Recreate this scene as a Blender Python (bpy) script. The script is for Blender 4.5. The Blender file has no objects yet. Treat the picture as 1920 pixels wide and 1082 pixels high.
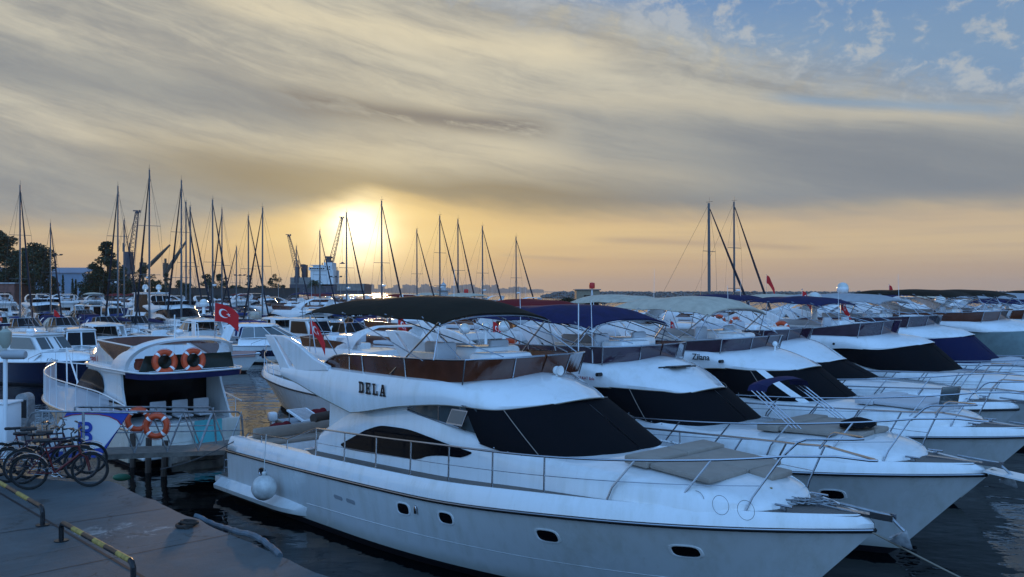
import bpy, bmesh, math, random
from math import sin, cos, pi, radians, atan2, sqrt, tan, atan
from mathutils import Vector, Matrix, noise as mnoise

sc = bpy.context.scene
COL = sc.collection
# ------------------------------------------------------------------ camera
F, CX, CY, H = 1650.0, 960.0, 547.0, 5.2       # focal length and horizon in photo pixels, eye height over the water
cd = bpy.data.cameras.new('camera'); cam = bpy.data.objects.new('camera', cd); COL.objects.link(cam)
cd.sensor_width = 36; cd.lens = 36*F/1920; cd.shift_y = 6/1920
cd.clip_start = .1; cd.clip_end = 30000
cam.location = (0, 0, H); cam.rotation_euler = (pi/2, 0, 0)
sc.camera = cam
sc.view_settings.view_transform = 'Standard'; sc.view_settings.look = 'None'
sc.view_settings.exposure = 0; sc.view_settings.gamma = 1

def at(u, y, v=None):
    """world x (and z) of photo pixel at depth y"""
    return (u-CX)/F*y if v is None else ((u-CX)/F*y, y, H-(v-CY)/F*y)
def ground(u, v, z):
    y = (H-z)*F/(v-CY); return Vector(((u-CX)/F*y, y, z))
def skyang(u, v):
    az = atan((u-CX)/F); return az, atan((CY-v)/F*cos(az))
def lin(r, g, b):
    f = lambda c: (c/255/12.92) if c/255 <= .04045 else ((c/255+.055)/1.055)**2.4
    return (f(r), f(g), f(b))

# ------------------------------------------------------------------ node expression helper
class X:
    nt = None
    def __init__(s, sock): s.s = sock
    @staticmethod
    def math(op, *a, clamp=False):
        n = X.nt.nodes.new('ShaderNodeMath'); n.operation = op; n.use_clamp = clamp
        for i, v in enumerate(a):
            if isinstance(v, X): X.nt.links.new(v.s, n.inputs[i])
            else: n.inputs[i].default_value = v
        return X(n.outputs[0])
    def __add__(s, o): return X.math('ADD', s, o)
    __radd__ = __add__
    def __sub__(s, o): return X.math('SUBTRACT', s, o)
    def __rsub__(s, o): return X.math('SUBTRACT', o, s)
    def __mul__(s, o): return X.math('MULTIPLY', s, o)
    __rmul__ = __mul__
    def __truediv__(s, o): return X.math('DIVIDE', s, o)
    def __pow__(s, o): return X.math('POWER', s, o)
def sstep(a, b, x):
    n = X.nt.nodes.new('ShaderNodeMapRange'); n.interpolation_type = 'SMOOTHSTEP'
    X.nt.links.new(x.s, n.inputs[0])
    n.inputs[1].default_value = a; n.inputs[2].default_value = b
    return X(n.outputs[0])
def gauss(x): return X.math('EXPONENT', (x*x)*-1.0)
def vec(x, y, z):
    n = X.nt.nodes.new('ShaderNodeCombineXYZ')
    for i, v in enumerate((x, y, z)):
        if isinstance(v, X): X.nt.links.new(v.s, n.inputs[i])
        else: n.inputs[i].default_value = v
    return X(n.outputs[0])
def nz(v, scale, detail=5, rough=.55, dist=0.0):
    n = X.nt.nodes.new('ShaderNodeTexNoise'); X.nt.links.new(v.s, n.inputs['Vector'])
    n.inputs['Scale'].default_value = scale; n.inputs['Detail'].default_value = detail
    n.inputs['Roughness'].default_value = rough; n.inputs['Distortion'].default_value = dist
    return X(n.outputs[0])
def mixc(f, a, b, mode='MIX'):
    n = X.nt.nodes.new('ShaderNodeMix'); n.data_type = 'RGBA'; n.blend_type = mode; n.clamp_factor = mode == 'MIX'
    if isinstance(f, X): X.nt.links.new(f.s, n.inputs[0])
    else: n.inputs[0].default_value = f
    for i, c in ((6, a), (7, b)):
        if isinstance(c, X): X.nt.links.new(c.s, n.inputs[i])
        else: n.inputs[i].default_value = (*c, 1)
    return X(n.outputs[2])

# ------------------------------------------------------------------ sky
SUN_AZ, SUN_EL = skyang(688, 425)
def build_world():
    w = bpy.data.worlds.new('World'); sc.world = w; w.use_nodes = True
    nt = w.node_tree; nt.nodes.clear(); X.nt = nt
    tc = nt.nodes.new('ShaderNodeTexCoord')
    sp = nt.nodes.new('ShaderNodeSeparateXYZ'); nt.links.new(tc.outputs['Generated'], sp.inputs[0])
    x, y, z = (X(sp.outputs[i]) for i in range(3))
    az = X.math('ARCTAN2', x, y); el = X.math('ARCSINE', z)
    elp = X.math('MAXIMUM', el, 0.0)
    k = lambda u, v: skyang(u, v)
    # streaky cloud coordinates: bands run from upper left to lower right
    al = az*.975 - elp*.22; ac = az*.22 + elp*.975
    w1 = nz(vec(al*2.2, ac*7, 3.1), 1, 3) - .5
    w2 = nz(vec(al*9, ac*16, 8.7), 1, 3) - .5
    acw = ac + w1*.055 + w2*.012
    n_big = nz(vec(al*2.3, acw*13, 1.7), 1, 3, .5)
    n_mid = nz(vec(al*6, acw*34, 5.3), 1, 6, .64)
    n_fine = nz(vec(al*13+w2*3, acw*70, 9.1), 1, 7, .70)
    n = n_big*.44 + n_mid*.34 + n_fine*.22
    # high veil: grey to cream
    cloud = mixc(sstep(.38, .64, n), lin(140, 145, 150), lin(200, 197, 182))
    # warmer toward the sun, bluer to the right
    dxs = (az - SUN_AZ); dys = (el - SUN_EL)
    rs = X.math('SQRT', dxs*dxs*.55 + dys*dys*1.6)
    warm = X.math('EXPONENT', rs*-3.6)
    cloud = mixc(warm*.36, cloud, lin(222, 200, 152), 'MIX')
    cool = sstep(.05, .60, az)
    cloud = mixc(cool*.4, cloud, lin(138, 150, 164))
    # band helper: ridge line from (u0,v0) to (u1,v1) in the sky, half width hw
    def band(u0, v0, u1, v1, hw, soft=.12, warp=1.0, ends=True):
        a0, e0 = k(u0, v0); a1, e1 = k(u1, v1)
        sl = (e1-e0)/(a1-a0)
        d = (el + w1*.05*warp + w2*.014*warp) - (az*sl + (e0 - a0*sl))
        m = gauss(d/hw)
        if ends: m = m*sstep(a0-soft, a0+soft*.5, az)*(1.0-sstep(a1-soft*.5, a1+soft, az))
        return m
    # light streaks
    st = band(420, 5, 1100, 95, .016, .1)*.75 + band(1050, 175, 1850, 225, .014, .12)*.5 + band(960, 285, 1330, 345, .012, .08)*.65 \
        + band(150, 250, 900, 300, .018, .12)*.40 + band(820, 200, 1080, 290, .035, .05)*.30
    cloud = mixc(X.math('MINIMUM', st*(.45+n_mid), .85), cloud, lin(226, 214, 184))
    # darker grey streams
    fs_ = nz(vec(al*4.5, acw*60, 12.2), 1, 7, .66); cloud = mixc(sstep(.50, .74, fs_)*.30, cloud, lin(222, 212, 188)); cloud = mixc((1.0-sstep(.30, .50, fs_))*.28, cloud, lin(122, 127, 136))
    dk = band(-100, 90, 620, 215, .022, .1)*.55 + band(-100, 330, 560, 360, .030, .1)*.50 + band(1050, 250, 2100, 340, .048, .12)*.52 \
        + band(1500, 330, 2200, 400, .06, .2)*.35 + band(-200, 415, 560, 425, .020, .06)*.45
    cloud = mixc(X.math('MINIMUM', dk*(.55+n_mid*.9), .9), cloud, lin(124, 132, 141))
    wisp = band(540, 182, 1010, 240, .0125, .04, .40)*sstep(.36, .54, n_mid*.5+n_fine*.5)
    cloud = mixc(wisp*.95, cloud, lin(124, 121, 120))
    # big brown-grey bank over the sun
    bk = band(380, 312, 1000, 402, .030, .16, .8)*.95 + band(880, 400, 2300, 420, .026, .2, .5)*.85 + band(1000, 350, 2300, 380, .03, .2)*.45
    bcol = mixc(sstep(.0, .30, az), lin(150, 137, 112), lin(129, 137, 145))
    cloud = mixc(X.math('MINIMUM', bk*(.75+n_mid*.5), .93), cloud, bcol)
    # blue gaps upper right, with small torn puffs
    a0, e0 = k(880, 10); a1, e1 = k(1920, 225)
    sl = (e1-e0)/(a1-a0)
    dblue = el - (az*sl + (e0-a0*sl)) + w1*.05
    puff = nz(vec(az*34+w2*2.5, el*44 - az*3, 2.2), 1, 7, .62, .0)
    puff2 = nz(vec(az*5, el*9, 7.2), 1, 3, .5)
    bluem = sstep(-.012, .050, dblue + (puff-.5)*.09 + w2*.03)
    pm = sstep(.51, .66, puff*.80+puff2*.25 + gauss((dblue-.03)/.03)*.05)
    bsky = mixc(sstep(.25, .34, el), lin(122, 154, 188), lin(98, 140, 190))
    bsky = mixc(pm*.50, bsky, lin(208, 205, 194))
    cloud = mixc(bluem*.93, cloud, bsky)
    bl2 = band(1480, 185, 1860, 205, .006, .05, .5)
    cloud = mixc(bl2*.6, cloud, lin(128, 160, 190))
    # clear strip under the bank
    rr = nz(vec(az*3, el*70, 4.4), 1, 4, .5)
    edge_l, edge_r = k(300, 432), k(900, 408)
    esl = (edge_r[1]-edge_l[1])/(edge_r[0]-edge_l[0])
    lowline = (X.math('MINIMUM', X.math('MAXIMUM', az, edge_l[0]), edge_r[0]))*esl + (edge_l[1]-edge_l[0]*esl)
    # the strip rises to the bright gap round the sun
    lowline = lowline + gauss((az-SUN_AZ-.01)/.10)*.024
    dlow = (el - lowline) + w1*.032 + w2*.014 + (n_mid-.5)*.022
    strip = 1.0 - sstep(-.016, .022, dlow)
    g = X.math('EXPONENT', X.math('ABSOLUTE', az-SUN_AZ)*-2.9)
    gold = mixc(g, lin(182, 168, 152), lin(250, 206, 124))
    low = mixc(g, lin(174, 152, 134), lin(226, 176, 110))
    scol = mixc(sstep(.0, .065, el+(rr-.5)*.02), low, gold)
    scol = mixc((rr-.35)*.8*sstep(.02, .05, el), scol, lin(255, 224, 150))
    stripd = band(1150, 452, 1500, 462, .004, .04, .2) + band(950, 478, 1080, 486, .0022, .02, .2)*.7 + band(-50, 452, 420, 440, .007, .05, .4)*.5
    scol = mixc(stripd*.5, scol, lin(170, 148, 132))
    cloud = mixc(strip, cloud, scol)
    # sun glow behind thin cloud
    r2 = X.math('SQRT', dxs*dxs*1.0 + dys*dys*1.0)
    blob = X.math('SQRT', ((dxs+.014)*(dxs+.014))*1.0 + (dys)*(dys)*.8) + w2*.03
    cloud = mixc(X.math('MINIMUM', (X.math('EXPONENT', blob*-11.0))*.85*(strip*.65+.35), 1.0), cloud, lin(255, 222, 140))
    glow = gauss((blob+w2*.02)/.032)*1.4*strip + X.math('EXPONENT', blob*-22.0)*.35*(strip*.75+.25)
    cloud = mixc(1.0, cloud, mixc(1.0, (1, .94, .72), vec(glow, glow, glow), 'MULTIPLY'), 'ADD')
    # open clear sky overhead and behind the camera: a physical sky plus an added blue fill
    sky = nt.nodes.new('ShaderNodeTexSky'); sky.sky_type = 'NISHITA'; sky.sun_disc = False
    sky.sun_elevation = SUN_EL+.07; sky.sun_rotation = SUN_AZ
    blue = mixc(1.0, X(sky.outputs[0]), (SKYK*.75, SKYK*.88, SKYK*1.05), 'MULTIPLY')
    bk_ = 1.0-sstep(-.75, .45, y)*.85
    blue = mixc(1.0, blue, mixc(1.0, BACKC, vec(bk_, bk_, bk_), 'MULTIPLY'), 'ADD')
    front = (1.0-sstep(.37, .62, el))*(sstep(-.25, .45, y))
    fin = mixc(front, blue, cloud)
    # below the horizon
    fin = mixc(sstep(-.02, .0, el), (.03, .035, .045), fin)
    bg = nt.nodes.new('ShaderNodeBackground'); nt.links.new(fin.s, bg.inputs[0]); bg.inputs[1].default_value = 1
    out = nt.nodes.new('ShaderNodeOutputWorld'); nt.links.new(bg.outputs[0], out.inputs[0])
    w.cycles.sampling_method = 'MANUAL'; w.cycles.sample_map_resolution = 1024
SKYK = .10
BACKC = (.33, .74, 1.50)  # blue fill added to the rear sky, tuned to light the near boat sides
build_world()
sl = bpy.data.lights.new('sun', 'SUN'); sl.energy = 1.6; sl.angle = radians(3.0); sl.color = (1, .62, .30)
so = bpy.data.objects.new('sun', sl); COL.objects.link(so)
so.rotation_euler = Vector((sin(SUN_AZ)*cos(SUN_EL), cos(SUN_AZ)*cos(SUN_EL), sin(SUN_EL))).to_track_quat('Z', 'Y').to_euler()
cy = sc.cycles
cy.use_denoising = True; cy.max_bounces = 6; cy.diffuse_bounces = 3; cy.glossy_bounces = 4; cy.transmission_bounces = 4
cy.transparent_max_bounces = 8; cy.caustics_reflective = False; cy.caustics_refractive = False
cy.sample_clamp_indirect = 4

# ------------------------------------------------------------------ materials
def mat(name, col, rough=.5, metal=0, coat=0, spec=.5, bump=0, bscale=20, var=0, vscale=3, alpha=1, trans=0, ior=1.45):
    m = bpy.data.materials.new(name); m.use_nodes = True; nt = m.node_tree; X.nt = nt
    b = nt.nodes['Principled BSDF']
    b.inputs['Base Color'].default_value = (*col, 1); b.inputs['Roughness'].default_value = rough
    b.inputs['Metallic'].default_value = metal; b.inputs['Coat Weight'].default_value = coat
    b.inputs['Coat Roughness'].default_value = .08
    b.inputs['Specular IOR Level'].default_value = spec; b.inputs['Alpha'].default_value = alpha
    b.inputs['Transmission Weight'].default_value = trans; b.inputs['IOR'].default_value = ior
    tc = nt.nodes.new('ShaderNodeTexCoord'); P = X(tc.outputs['Object'])
    if var:
        n = nz(P, vscale, 6, .6)
        d = tuple(c*(1-var) for c in col); l = tuple(min(1, c*(1+var*.5)) for c in col)
        nt.links.new(mixc(sstep(.3, .7, n), d, l).s, b.inputs['Base Color'])
        nt.links.new((n*.35 + (rough-.17)).s, b.inputs['Roughness'])
    if bump:
        n = nz(P, bscale, 4, .6)
        bn = nt.nodes.new('ShaderNodeBump'); bn.inputs['Strength'].default_value = bump; bn.inputs['Distance'].default_value = .02
        nt.links.new(n.s, bn.inputs['Height']); nt.links.new(bn.outputs[0], b.inputs['Normal'])
    return m
M = {}
def gel(name, col, rough=.22, coat=.6):
    """gelcoat: faint mottling, water streaks, gloss that varies"""
    m = bpy.data.materials.new(name); m.use_nodes = True; nt = m.node_tree; X.nt = nt
    b = nt.nodes['Principled BSDF']; b.inputs['Coat Weight'].default_value = min(1, coat*1.5); b.inputs['Coat Roughness'].default_value = .04
    tc = nt.nodes.new('ShaderNodeTexCoord'); sp = nt.nodes.new('ShaderNodeSeparateXYZ'); nt.links.new(tc.outputs['Object'], sp.inputs[0])
    x, y, z = (X(sp.outputs[i]) for i in range(3))
    a = nz(vec(x*5, y*5, z*.5), 1, 5, .6); c = nz(X(tc.outputs['Object']), .8, 3)
    d = tuple(v*.84 for v in col)
    bc = mixc(sstep(.42, .75, a*.6+c*.4), col, tuple(v*q for v, q in zip(d, (1, .98, .92))))
    run = nz(vec(x*9, y*9, z*.35), 1, 6, .65)                       # rust and dirt runs, waterline scum
    bc = mixc(sstep(.60, .78, run)*.30, bc, tuple(v*q for v, q in zip(col, (.62, .55, .45))))
    scum = (1.0-sstep(.14, .42, z+(a-.5)*.25))*sstep(.0, .12, z)
    bc = mixc(scum*.55, bc, tuple(v*q for v, q in zip(col, (.42, .42, .32))))
    nt.links.new(bc.s, b.inputs['Base Color'])
    nt.links.new((c*.25+(rough-.1)).s, b.inputs['Roughness'])
    n2 = nz(X(tc.outputs['Object']), 1.1, 2)
    bn = nt.nodes.new('ShaderNodeBump'); bn.inputs['Strength'].default_value = .12; bn.inputs['Distance'].default_value = .05
    nt.links.new(n2.s, bn.inputs['Height']); nt.links.new(bn.outputs[0], b.inputs['Normal'])
    return m
M['gel'] = gel('white_gelcoat', (.78, .79, .80))
M['hull'] = gel('hull_gelcoat', (.64, .67, .68), .22, .6)
M['cream'] = gel('cream_gelcoat', (.66, .64, .58))
M['navyhull'] = gel('navy_gelcoat', (.012, .018, .05), .2)
M['bluehull'] = gel('blue_gelcoat', (.03, .08, .25), .2)
M['greyhull'] = gel('grey_gelcoat', (.30, .33, .36), .25)
M['wood'] = mat('varnished_wood', (.20, .07, .03), .3, coat=.5, var=.4, vscale=6)
M['black'] = mat('black_rubber', (.012, .012, .014), .55)
M['boot'] = mat('antifouling', (.010, .010, .014), .6)
M['glass'] = mat('tinted_glass', (.004, .004, .006), .12, spec=.22)
M['lglass'] = mat('pale_glass', (.06, .075, .08), .05, spec=1, coat=.8)
M['cover'] = mat('mesh_cover', (.006, .006, .008), .85, spec=.12, bump=.3, bscale=60, var=.2, vscale=2)
M['covernavy'] = mat('navy_cover', (.008, .010, .045), .8, spec=.2, bump=.3, bscale=40)
M['covergreen'] = mat('grey_green_cover', (.16, .21, .21), .85, spec=.2, bump=.4, bscale=10, var=.15)
M['brown'] = mat('smoked_brown_acrylic', (.11, .032, .016), .10, spec=.7, coat=.5, var=.25, vscale=2)
M['plum'] = mat('smoked_plum_acrylic', (.045, .022, .040), .10, spec=.7, coat=.5, var=.25, vscale=2)
M['steel'] = mat('stainless_steel', (.42, .43, .46), .22, metal=1)
M['alu'] = mat('mast_aluminium', (.10, .105, .115), .55, metal=.1)
M['wire'] = mat('wire', (.05, .05, .05), .5)
M['canvas_dark'] = mat('charcoal_canvas', (.020, .016, .011), .9, spec=.2, bump=.5, bscale=5, var=.25, vscale=3)
M['canvas_navy'] = mat('navy_canvas', (.020, .021, .070), .9, spec=.2, bump=.5, bscale=5, var=.25, vscale=3)
M['canvas_cream'] = mat('cream_canvas', (.50, .44, .35), .9, spec=.2, bump=.5, bscale=5, var=.15, vscale=3)
M['canvas_white'] = mat('white_canvas', (.34, .35, .37), .8, spec=.2, bump=.5, bscale=5, var=.1, vscale=3)
M['jib'] = mat('dark_sail_sleeve', (.014, .015, .024), .9)
M['canvas_red'] = mat('maroon_canvas', (.14, .012, .016), .9, spec=.2, bump=.5, bscale=5)
M['canvas_blue'] = mat('blue_canvas', (.025, .045, .15), .9, spec=.2, bump=.5, bscale=5)
M['cushion'] = mat('taupe_vinyl', (.30, .25, .21), .6, bump=.25, bscale=8, var=.12, vscale=4)
M['whitecush'] = mat('white_vinyl', (.50, .50, .52), .55, bump=.25, bscale=8)
M['orange'] = mat('orange_plastic', (.62, .075, .02), .45, var=.15, vscale=8)
M['red'] = mat('red_cloth', (.55, .012, .015), .75, bump=.3, bscale=10)
M['white'] = mat('white_paint', (.75, .76, .78), .4)
M['emblem'] = mat('white_print', (.80, .80, .80), .8)
M['inkblack'] = mat('black_lettering', (.008, .008, .010), .4)
M['inkblue'] = mat('blue_lettering', (.02, .06, .36), .5)
M['inkred'] = mat('red_lettering', (.35, .02, .03), .5)
M['teal'] = mat('turquoise_cloth', (.10, .42, .44), .8, bump=.3, bscale=6)
M['yellow'] = mat('yellow_paint', (.36, .25, .06), .55, var=.45, vscale=14)
M['blackpaint'] = mat('black_paint', (.012, .012, .014), .35, var=.3, vscale=10)
M['rope'] = mat('rope', (.22, .19, .15), .9, bump=.6, bscale=60)
M['hose'] = mat('grey_hose', (.10, .13, .155), .6, var=.3, vscale=8)
M['tyre'] = mat('tyre_rubber', (.010, .010, .010), .8)
M['fender'] = mat('fender_vinyl', (.62, .62, .60), .45, var=.25, vscale=5)
M['bikered'] = mat('red_bike_paint', (.10, .005, .006), .4)
M['bikeblue'] = mat('blue_bike_paint', (.01, .015, .05), .4)
M['bikepurple'] = mat('purple_bike_paint', (.035, .006, .02), .4)
M['skinbrown'] = mat('pinkish_tarpaulin', (.36, .20, .17), .8, bump=.4, bscale=6)
M['galv'] = mat('galvanised_steel', (.34, .36, .38), .45, metal=.7, var=.3, vscale=9)
M['brick'] = mat('brickwork', (.20, .09, .07), .9, var=.3, vscale=1)
M['wallgrey'] = mat('grey_render', (.20, .19, .18), .9, var=.2, vscale=.6)
M['wallpale'] = mat('pale_render', (.42, .42, .43), .8, var=.15, vscale=.6)
M['shedblue'] = mat('blue_sheet_metal', (.16, .22, .30), .6, var=.15, vscale=.3)
M['crane'] = mat('crane_steel', (.05, .05, .065), .6)
M['cranew'] = mat('boom_paint', (.08, .065, .05), .6)
M['light_red'] = mat('red_lens', (.6, .02, .02), .4)

def teak():
    m = bpy.data.materials.new('teak_deck'); m.use_nodes = True; nt = m.node_tree; X.nt = nt
    b = nt.nodes['Principled BSDF']; b.inputs['Roughness'].default_value = .75
    tc = nt.nodes.new('ShaderNodeTexCoord'); sp = nt.nodes.new('ShaderNodeSeparateXYZ'); nt.links.new(tc.outputs['Object'], sp.inputs[0])
    x, y = X(sp.outputs[0]), X(sp.outputs[1])
    f = X.math('FRACT', y*16.0); seam = sstep(.86, .94, f)
    n = nz(vec(x*1.2, y*25, 0), 2, 5)
    nt.links.new(mixc(seam, mixc(n, (.10, .085, .075), (.20, .17, .15)), (.02, .02, .02)).s, b.inputs['Base Color'])
    return m
M['teak'] = teak()
def concrete():
    m = bpy.data.materials.new('quay_concrete'); m.use_nodes = True; nt = m.node_tree; X.nt = nt
    b = nt.nodes['Principled BSDF']
    tc = nt.nodes.new('ShaderNodeTexCoord'); P = X(tc.outputs['Object'])
    sp = nt.nodes.new('ShaderNodeSeparateXYZ'); nt.links.new(tc.outputs['Object'], sp.inputs[0])
    x, y = X(sp.outputs[0]), X(sp.outputs[1])
    a = nz(P, .7, 6, .62, .6); c = nz(P, 9, 6, .7); d = nz(P, 2.4, 5, .7, 1.0)
    base = mixc(sstep(.3, .7, a*.6+c*.4), (.042, .053, .058), (.084, .102, .108))
    base = mixc(sstep(.60, .72, d)*.7, base, (.035, .034, .033))
    dr = nz(P, 3.3, 8, .75, .5)
    # pale droppings and spilt cement near the ring
    dx = (x - RINGX+.9); dy = (y - RINGY+.15)
    patch = gauss(dx*.75)*gauss(dy*1.3)
    base = mixc(sstep(.58, .70, dr*.8+patch*.22)*sstep(.1, .8, patch)*.8, base, (.30, .31, .30))
    vo = nt.nodes.new('ShaderNodeTexVoronoi'); vo.feature = 'DISTANCE_TO_EDGE'; vo.inputs['Scale'].default_value = .42
    nt.links.new(vec(x+a*1.2, y+c*.25+a, 0).s, vo.inputs['Vector'])
    base = mixc((1.0-sstep(.0, .010, X(vo.outputs['Distance'])))*sstep(.42, .55, d)*.8, base, (.020, .020, .019))
    g2 = nz(P, 60, 2, .5); base = mixc((g2-.5)*.9, base, (.15, .165, .165))
    # long brush streaks across the slab
    s2 = nz(vec((x*.719+y*.695)*.6, (x*-.695+y*.719)*6, 0), 1, 4)
    base = mixc((s2-.5)*.9, base, (.12, .14, .148))
    nt.links.new(base.s, b.inputs['Base Color'])
    nt.links.new((c*.3+.55).s, b.inputs['Roughness'])
    bn = nt.nodes.new('ShaderNodeBump'); bn.inputs['Strength'].default_value = .5; bn.inputs['Distance'].default_value = .03
    nt.links.new((a*.6+c*.3+nz(P, 40, 3)*.1).s, bn.inputs['Height']); nt.links.new(bn.outputs[0], b.inputs['Normal'])
    return m
def watermat():
    m = bpy.data.materials.new('harbour_water'); m.use_nodes = True; nt = m.node_tree; X.nt = nt
    b = nt.nodes['Principled BSDF']; b.inputs['Base Color'].default_value = (.001, .002, .003, 1)
    b.inputs['Roughness'].default_value = .03; b.inputs['IOR'].default_value = 1.21
    tc = nt.nodes.new('ShaderNodeTexCoord'); P = X(tc.outputs['Object'])
    sp = nt.nodes.new('ShaderNodeSeparateXYZ'); nt.links.new(tc.outputs['Object'], sp.inputs[0])
    x, y = X(sp.outputs[0]), X(sp.outputs[1])
    a = nz(vec(x*.35, y*.5, 0), 1, 3, .5); c = nz(vec(x*1.3, y*1.7, 2), 1, 3, .5); d = nz(vec(x*5, y*6, 4), 1, 2, .5)
    bn = nt.nodes.new('ShaderNodeBump'); bn.inputs['Strength'].default_value = 1; bn.inputs['Distance'].default_value = .065
    nt.links.new((a*.9+c*.28+d*.03).s, bn.inputs['Height']); nt.links.new(bn.outputs[0], b.inputs['Normal'])
    return m
M['water'] = watermat()
def rockmat():
    return mat('breakwater_rock', (.13, .13, .13), .9, var=.5, vscale=.8, bump=.6, bscale=2)
M['rock'] = rockmat()
def leafmat(name, c):
    return mat(name, c, .7, var=.45, vscale=.5)
M['leaf'] = leafmat('dark_leaves', (.022, .036, .014)); M['leaf2'] = leafmat('olive_leaves', (.032, .042, .018))
M['bark'] = mat('bark', (.07, .05, .04), .9)

# ------------------------------------------------------------------ mesh builder
class MB:
    def __init__(s): s.v = []; s.f = []; s.sm = []; s.mi = []; s.cur = 0
    def add(s, vs, fs, smooth=False):
        o = len(s.v); s.v += [tuple(p) for p in vs]
        s.f += [tuple(i+o for i in f) for f in fs]; s.sm += [smooth]*len(fs); s.mi += [s.cur]*len(fs)
        return s
    def box(s, c, d, rz=0, ry=0, bev=0):
        cx, cy_, cz = c; hx, hy, hz = d[0]/2, d[1]/2, d[2]/2
        R = Matrix.Rotation(rz, 3, 'Z') @ Matrix.Rotation(ry, 3, 'Y')
        if bev <= 0:
            vs = [R @ Vector((a*hx, b*hy, e*hz)) + Vector(c) for a in (-1, 1) for b in (-1, 1) for e in (-1, 1)]
            return s.add(vs, [(0, 1, 3, 2), (4, 6, 7, 5), (0, 4, 5, 1), (2, 3, 7, 6), (0, 2, 6, 4), (1, 5, 7, 3)])
        bev = min(bev, hx*.9, hy*.9, hz*.9)
        rings = []
        for (z, k) in ((-hz, bev), (-hz+bev*.3, bev*.3), (-hz+bev, 0), (hz-bev, 0), (hz-bev*.3, bev*.3), (hz, bev)):
            r = []
            a, b = hx-k, hy-k; q = max(bev*.6, .001)
            for (sx, sy, flip) in ((1, 1, 0), (-1, 1, 1), (-1, -1, 0), (1, -1, 1)):
                p = [(sx*a, sy*(b-q)), (sx*(a-q*.3), sy*(b-q*.3)), (sx*(a-q), sy*b)]
                r += p[::-1] if flip else p
            rings.append([R @ Vector((x, y, z)) + Vector(c) for x, y in r])
        return s.loft(rings, closed=True, cap=True, smooth=True)
    def loft(s, rings, closed=False, cap=False, smooth=True):
        n = len(rings[0]); vs = [p for r in rings for p in r]; fs = []
        for i in range(len(rings)-1):
            for j in range(n if closed else n-1):
                k = (j+1) % n
                fs.append((i*n+j, i*n+k, (i+1)*n+k, (i+1)*n+j))
        s.add(vs, fs, smooth)
        if cap:
            s.add(list(rings[0]), [tuple(range(n))[::-1]]); s.add(list(rings[-1]), [tuple(range(n))])
        return s
    def tube(s, path, r, n=6, closed=False, cap=True):
        P = [Vector(p) for p in path]; m = len(P)
        if m < 2: return s
        rings = []; up = None
        for i, p in enumerate(P):
            if closed: t = (P[(i+1) % m]-P[i-1])
            else: t = P[min(i+1, m-1)]-P[max(i-1, 0)]
            if t.length < 1e-9: t = Vector((0, 0, 1))
            t.normalize()
            if up is None:
                up = Vector((0, 0, 1)) if abs(t.z) < .9 else Vector((1, 0, 0))
            a = t.cross(up)
            if a.length < 1e-6: a = t.cross(Vector((0, 1, 0)))
            a.normalize(); b = a.cross(t); b.normalize(); up = b
            rr = r[i] if isinstance(r, (list, tuple)) else r
            rings.append([p + a*(cos(2*pi*k/n)*rr) + b*(sin(2*pi*k/n)*rr) for k in range(n)])
        if closed: rings.append(rings[0])
        return s.loft(rings, closed=True, cap=cap and not closed)
    def lathe(s, prof, c=(0, 0, 0), n=16, axis='Z', cap=False):
        rings = []
        for (r, z) in prof:
            ring = []
            for k in range(n):
                a = 2*pi*k/n
                q = (r*cos(a), r*sin(a), z)
                if axis == 'X': q = (z, r*cos(a), r*sin(a))
                if axis == 'Y': q = (r*sin(a), z, r*cos(a))
                ring.append((q[0]+c[0], q[1]+c[1], q[2]+c[2]))
            rings.append(ring)
        return s.loft(rings, closed=True, cap=cap)
    def sphere(s, c, r, n=12, m=8, sq=(1, 1, 1)):
        return s.add(*_sph(c, r, n, m, sq), smooth=True)
    def torus(s, c, R, r, nrm=(0, 1, 0), n=24, m=8):
        nv = Vector(nrm).normalized(); a = nv.cross(Vector((0, 0, 1)))
        if a.length < 1e-3: a = Vector((1, 0, 0))
        a.normalize(); b = nv.cross(a); c = Vector(c); vs = []; fs = []
        for i in range(n):
            d = a*cos(2*pi*i/n)+b*sin(2*pi*i/n)
            for j in range(m):
                vs.append(c + d*(R+r*cos(2*pi*j/m)) + nv*(r*sin(2*pi*j/m)))
        for i in range(n):
            for j in range(m):
                fs.append((i*m+j, ((i+1) % n)*m+j, ((i+1) % n)*m+(j+1) % m, i*m+(j+1) % m))
        return s.add(vs, fs, True)
    def prism(s, poly, d, smooth=False):
        """poly: list of 3D points in a plane, extruded by vector d"""
        P = [Vector(p) for p in poly]; d = Vector(d); n = len(P)
        vs = P + [p+d for p in P]
        fs = [tuple(range(n))[::-1], tuple(range(n, 2*n))] + [(i, (i+1) % n, n+(i+1) % n, n+i) for i in range(n)]
        return s.add(vs, fs, smooth)
    def mirror(s):
        """append the mirror image in y"""
        n = len(s.v); s.v += [(x, -y, z) for x, y, z in s.v]
        s.f += [tuple(i+n for i in f[::-1]) for f in s.f]; s.sm += s.sm; s.mi += s.mi
        return s
    def build(s, name, m, parent=None, fix=True, wn=False):
        me = bpy.data.meshes.new(name); me.from_pydata(s.v, [], s.f)
        mats = m if isinstance(m, (list, tuple)) else [m]
        for q in mats: me.materials.append(M[q] if isinstance(q, str) else q)
        me.polygons.foreach_set('use_smooth', s.sm)
        if len(mats) > 1: me.polygons.foreach_set('material_index', s.mi)
        if fix:
            b = bmesh.new(); b.from_mesh(me)
            bmesh.ops.remove_doubles(b, verts=b.verts, dist=1e-5)
            bmesh.ops.recalc_face_normals(b, faces=b.faces); b.to_mesh(me); b.free()
        if any(s.sm):
            try: me.set_sharp_from_angle(angle=radians(38))
            except Exception: pass
        o = bpy.data.objects.new(name, me); COL.objects.link(o)
        if parent is not None: o.parent = parent
        return o
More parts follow.
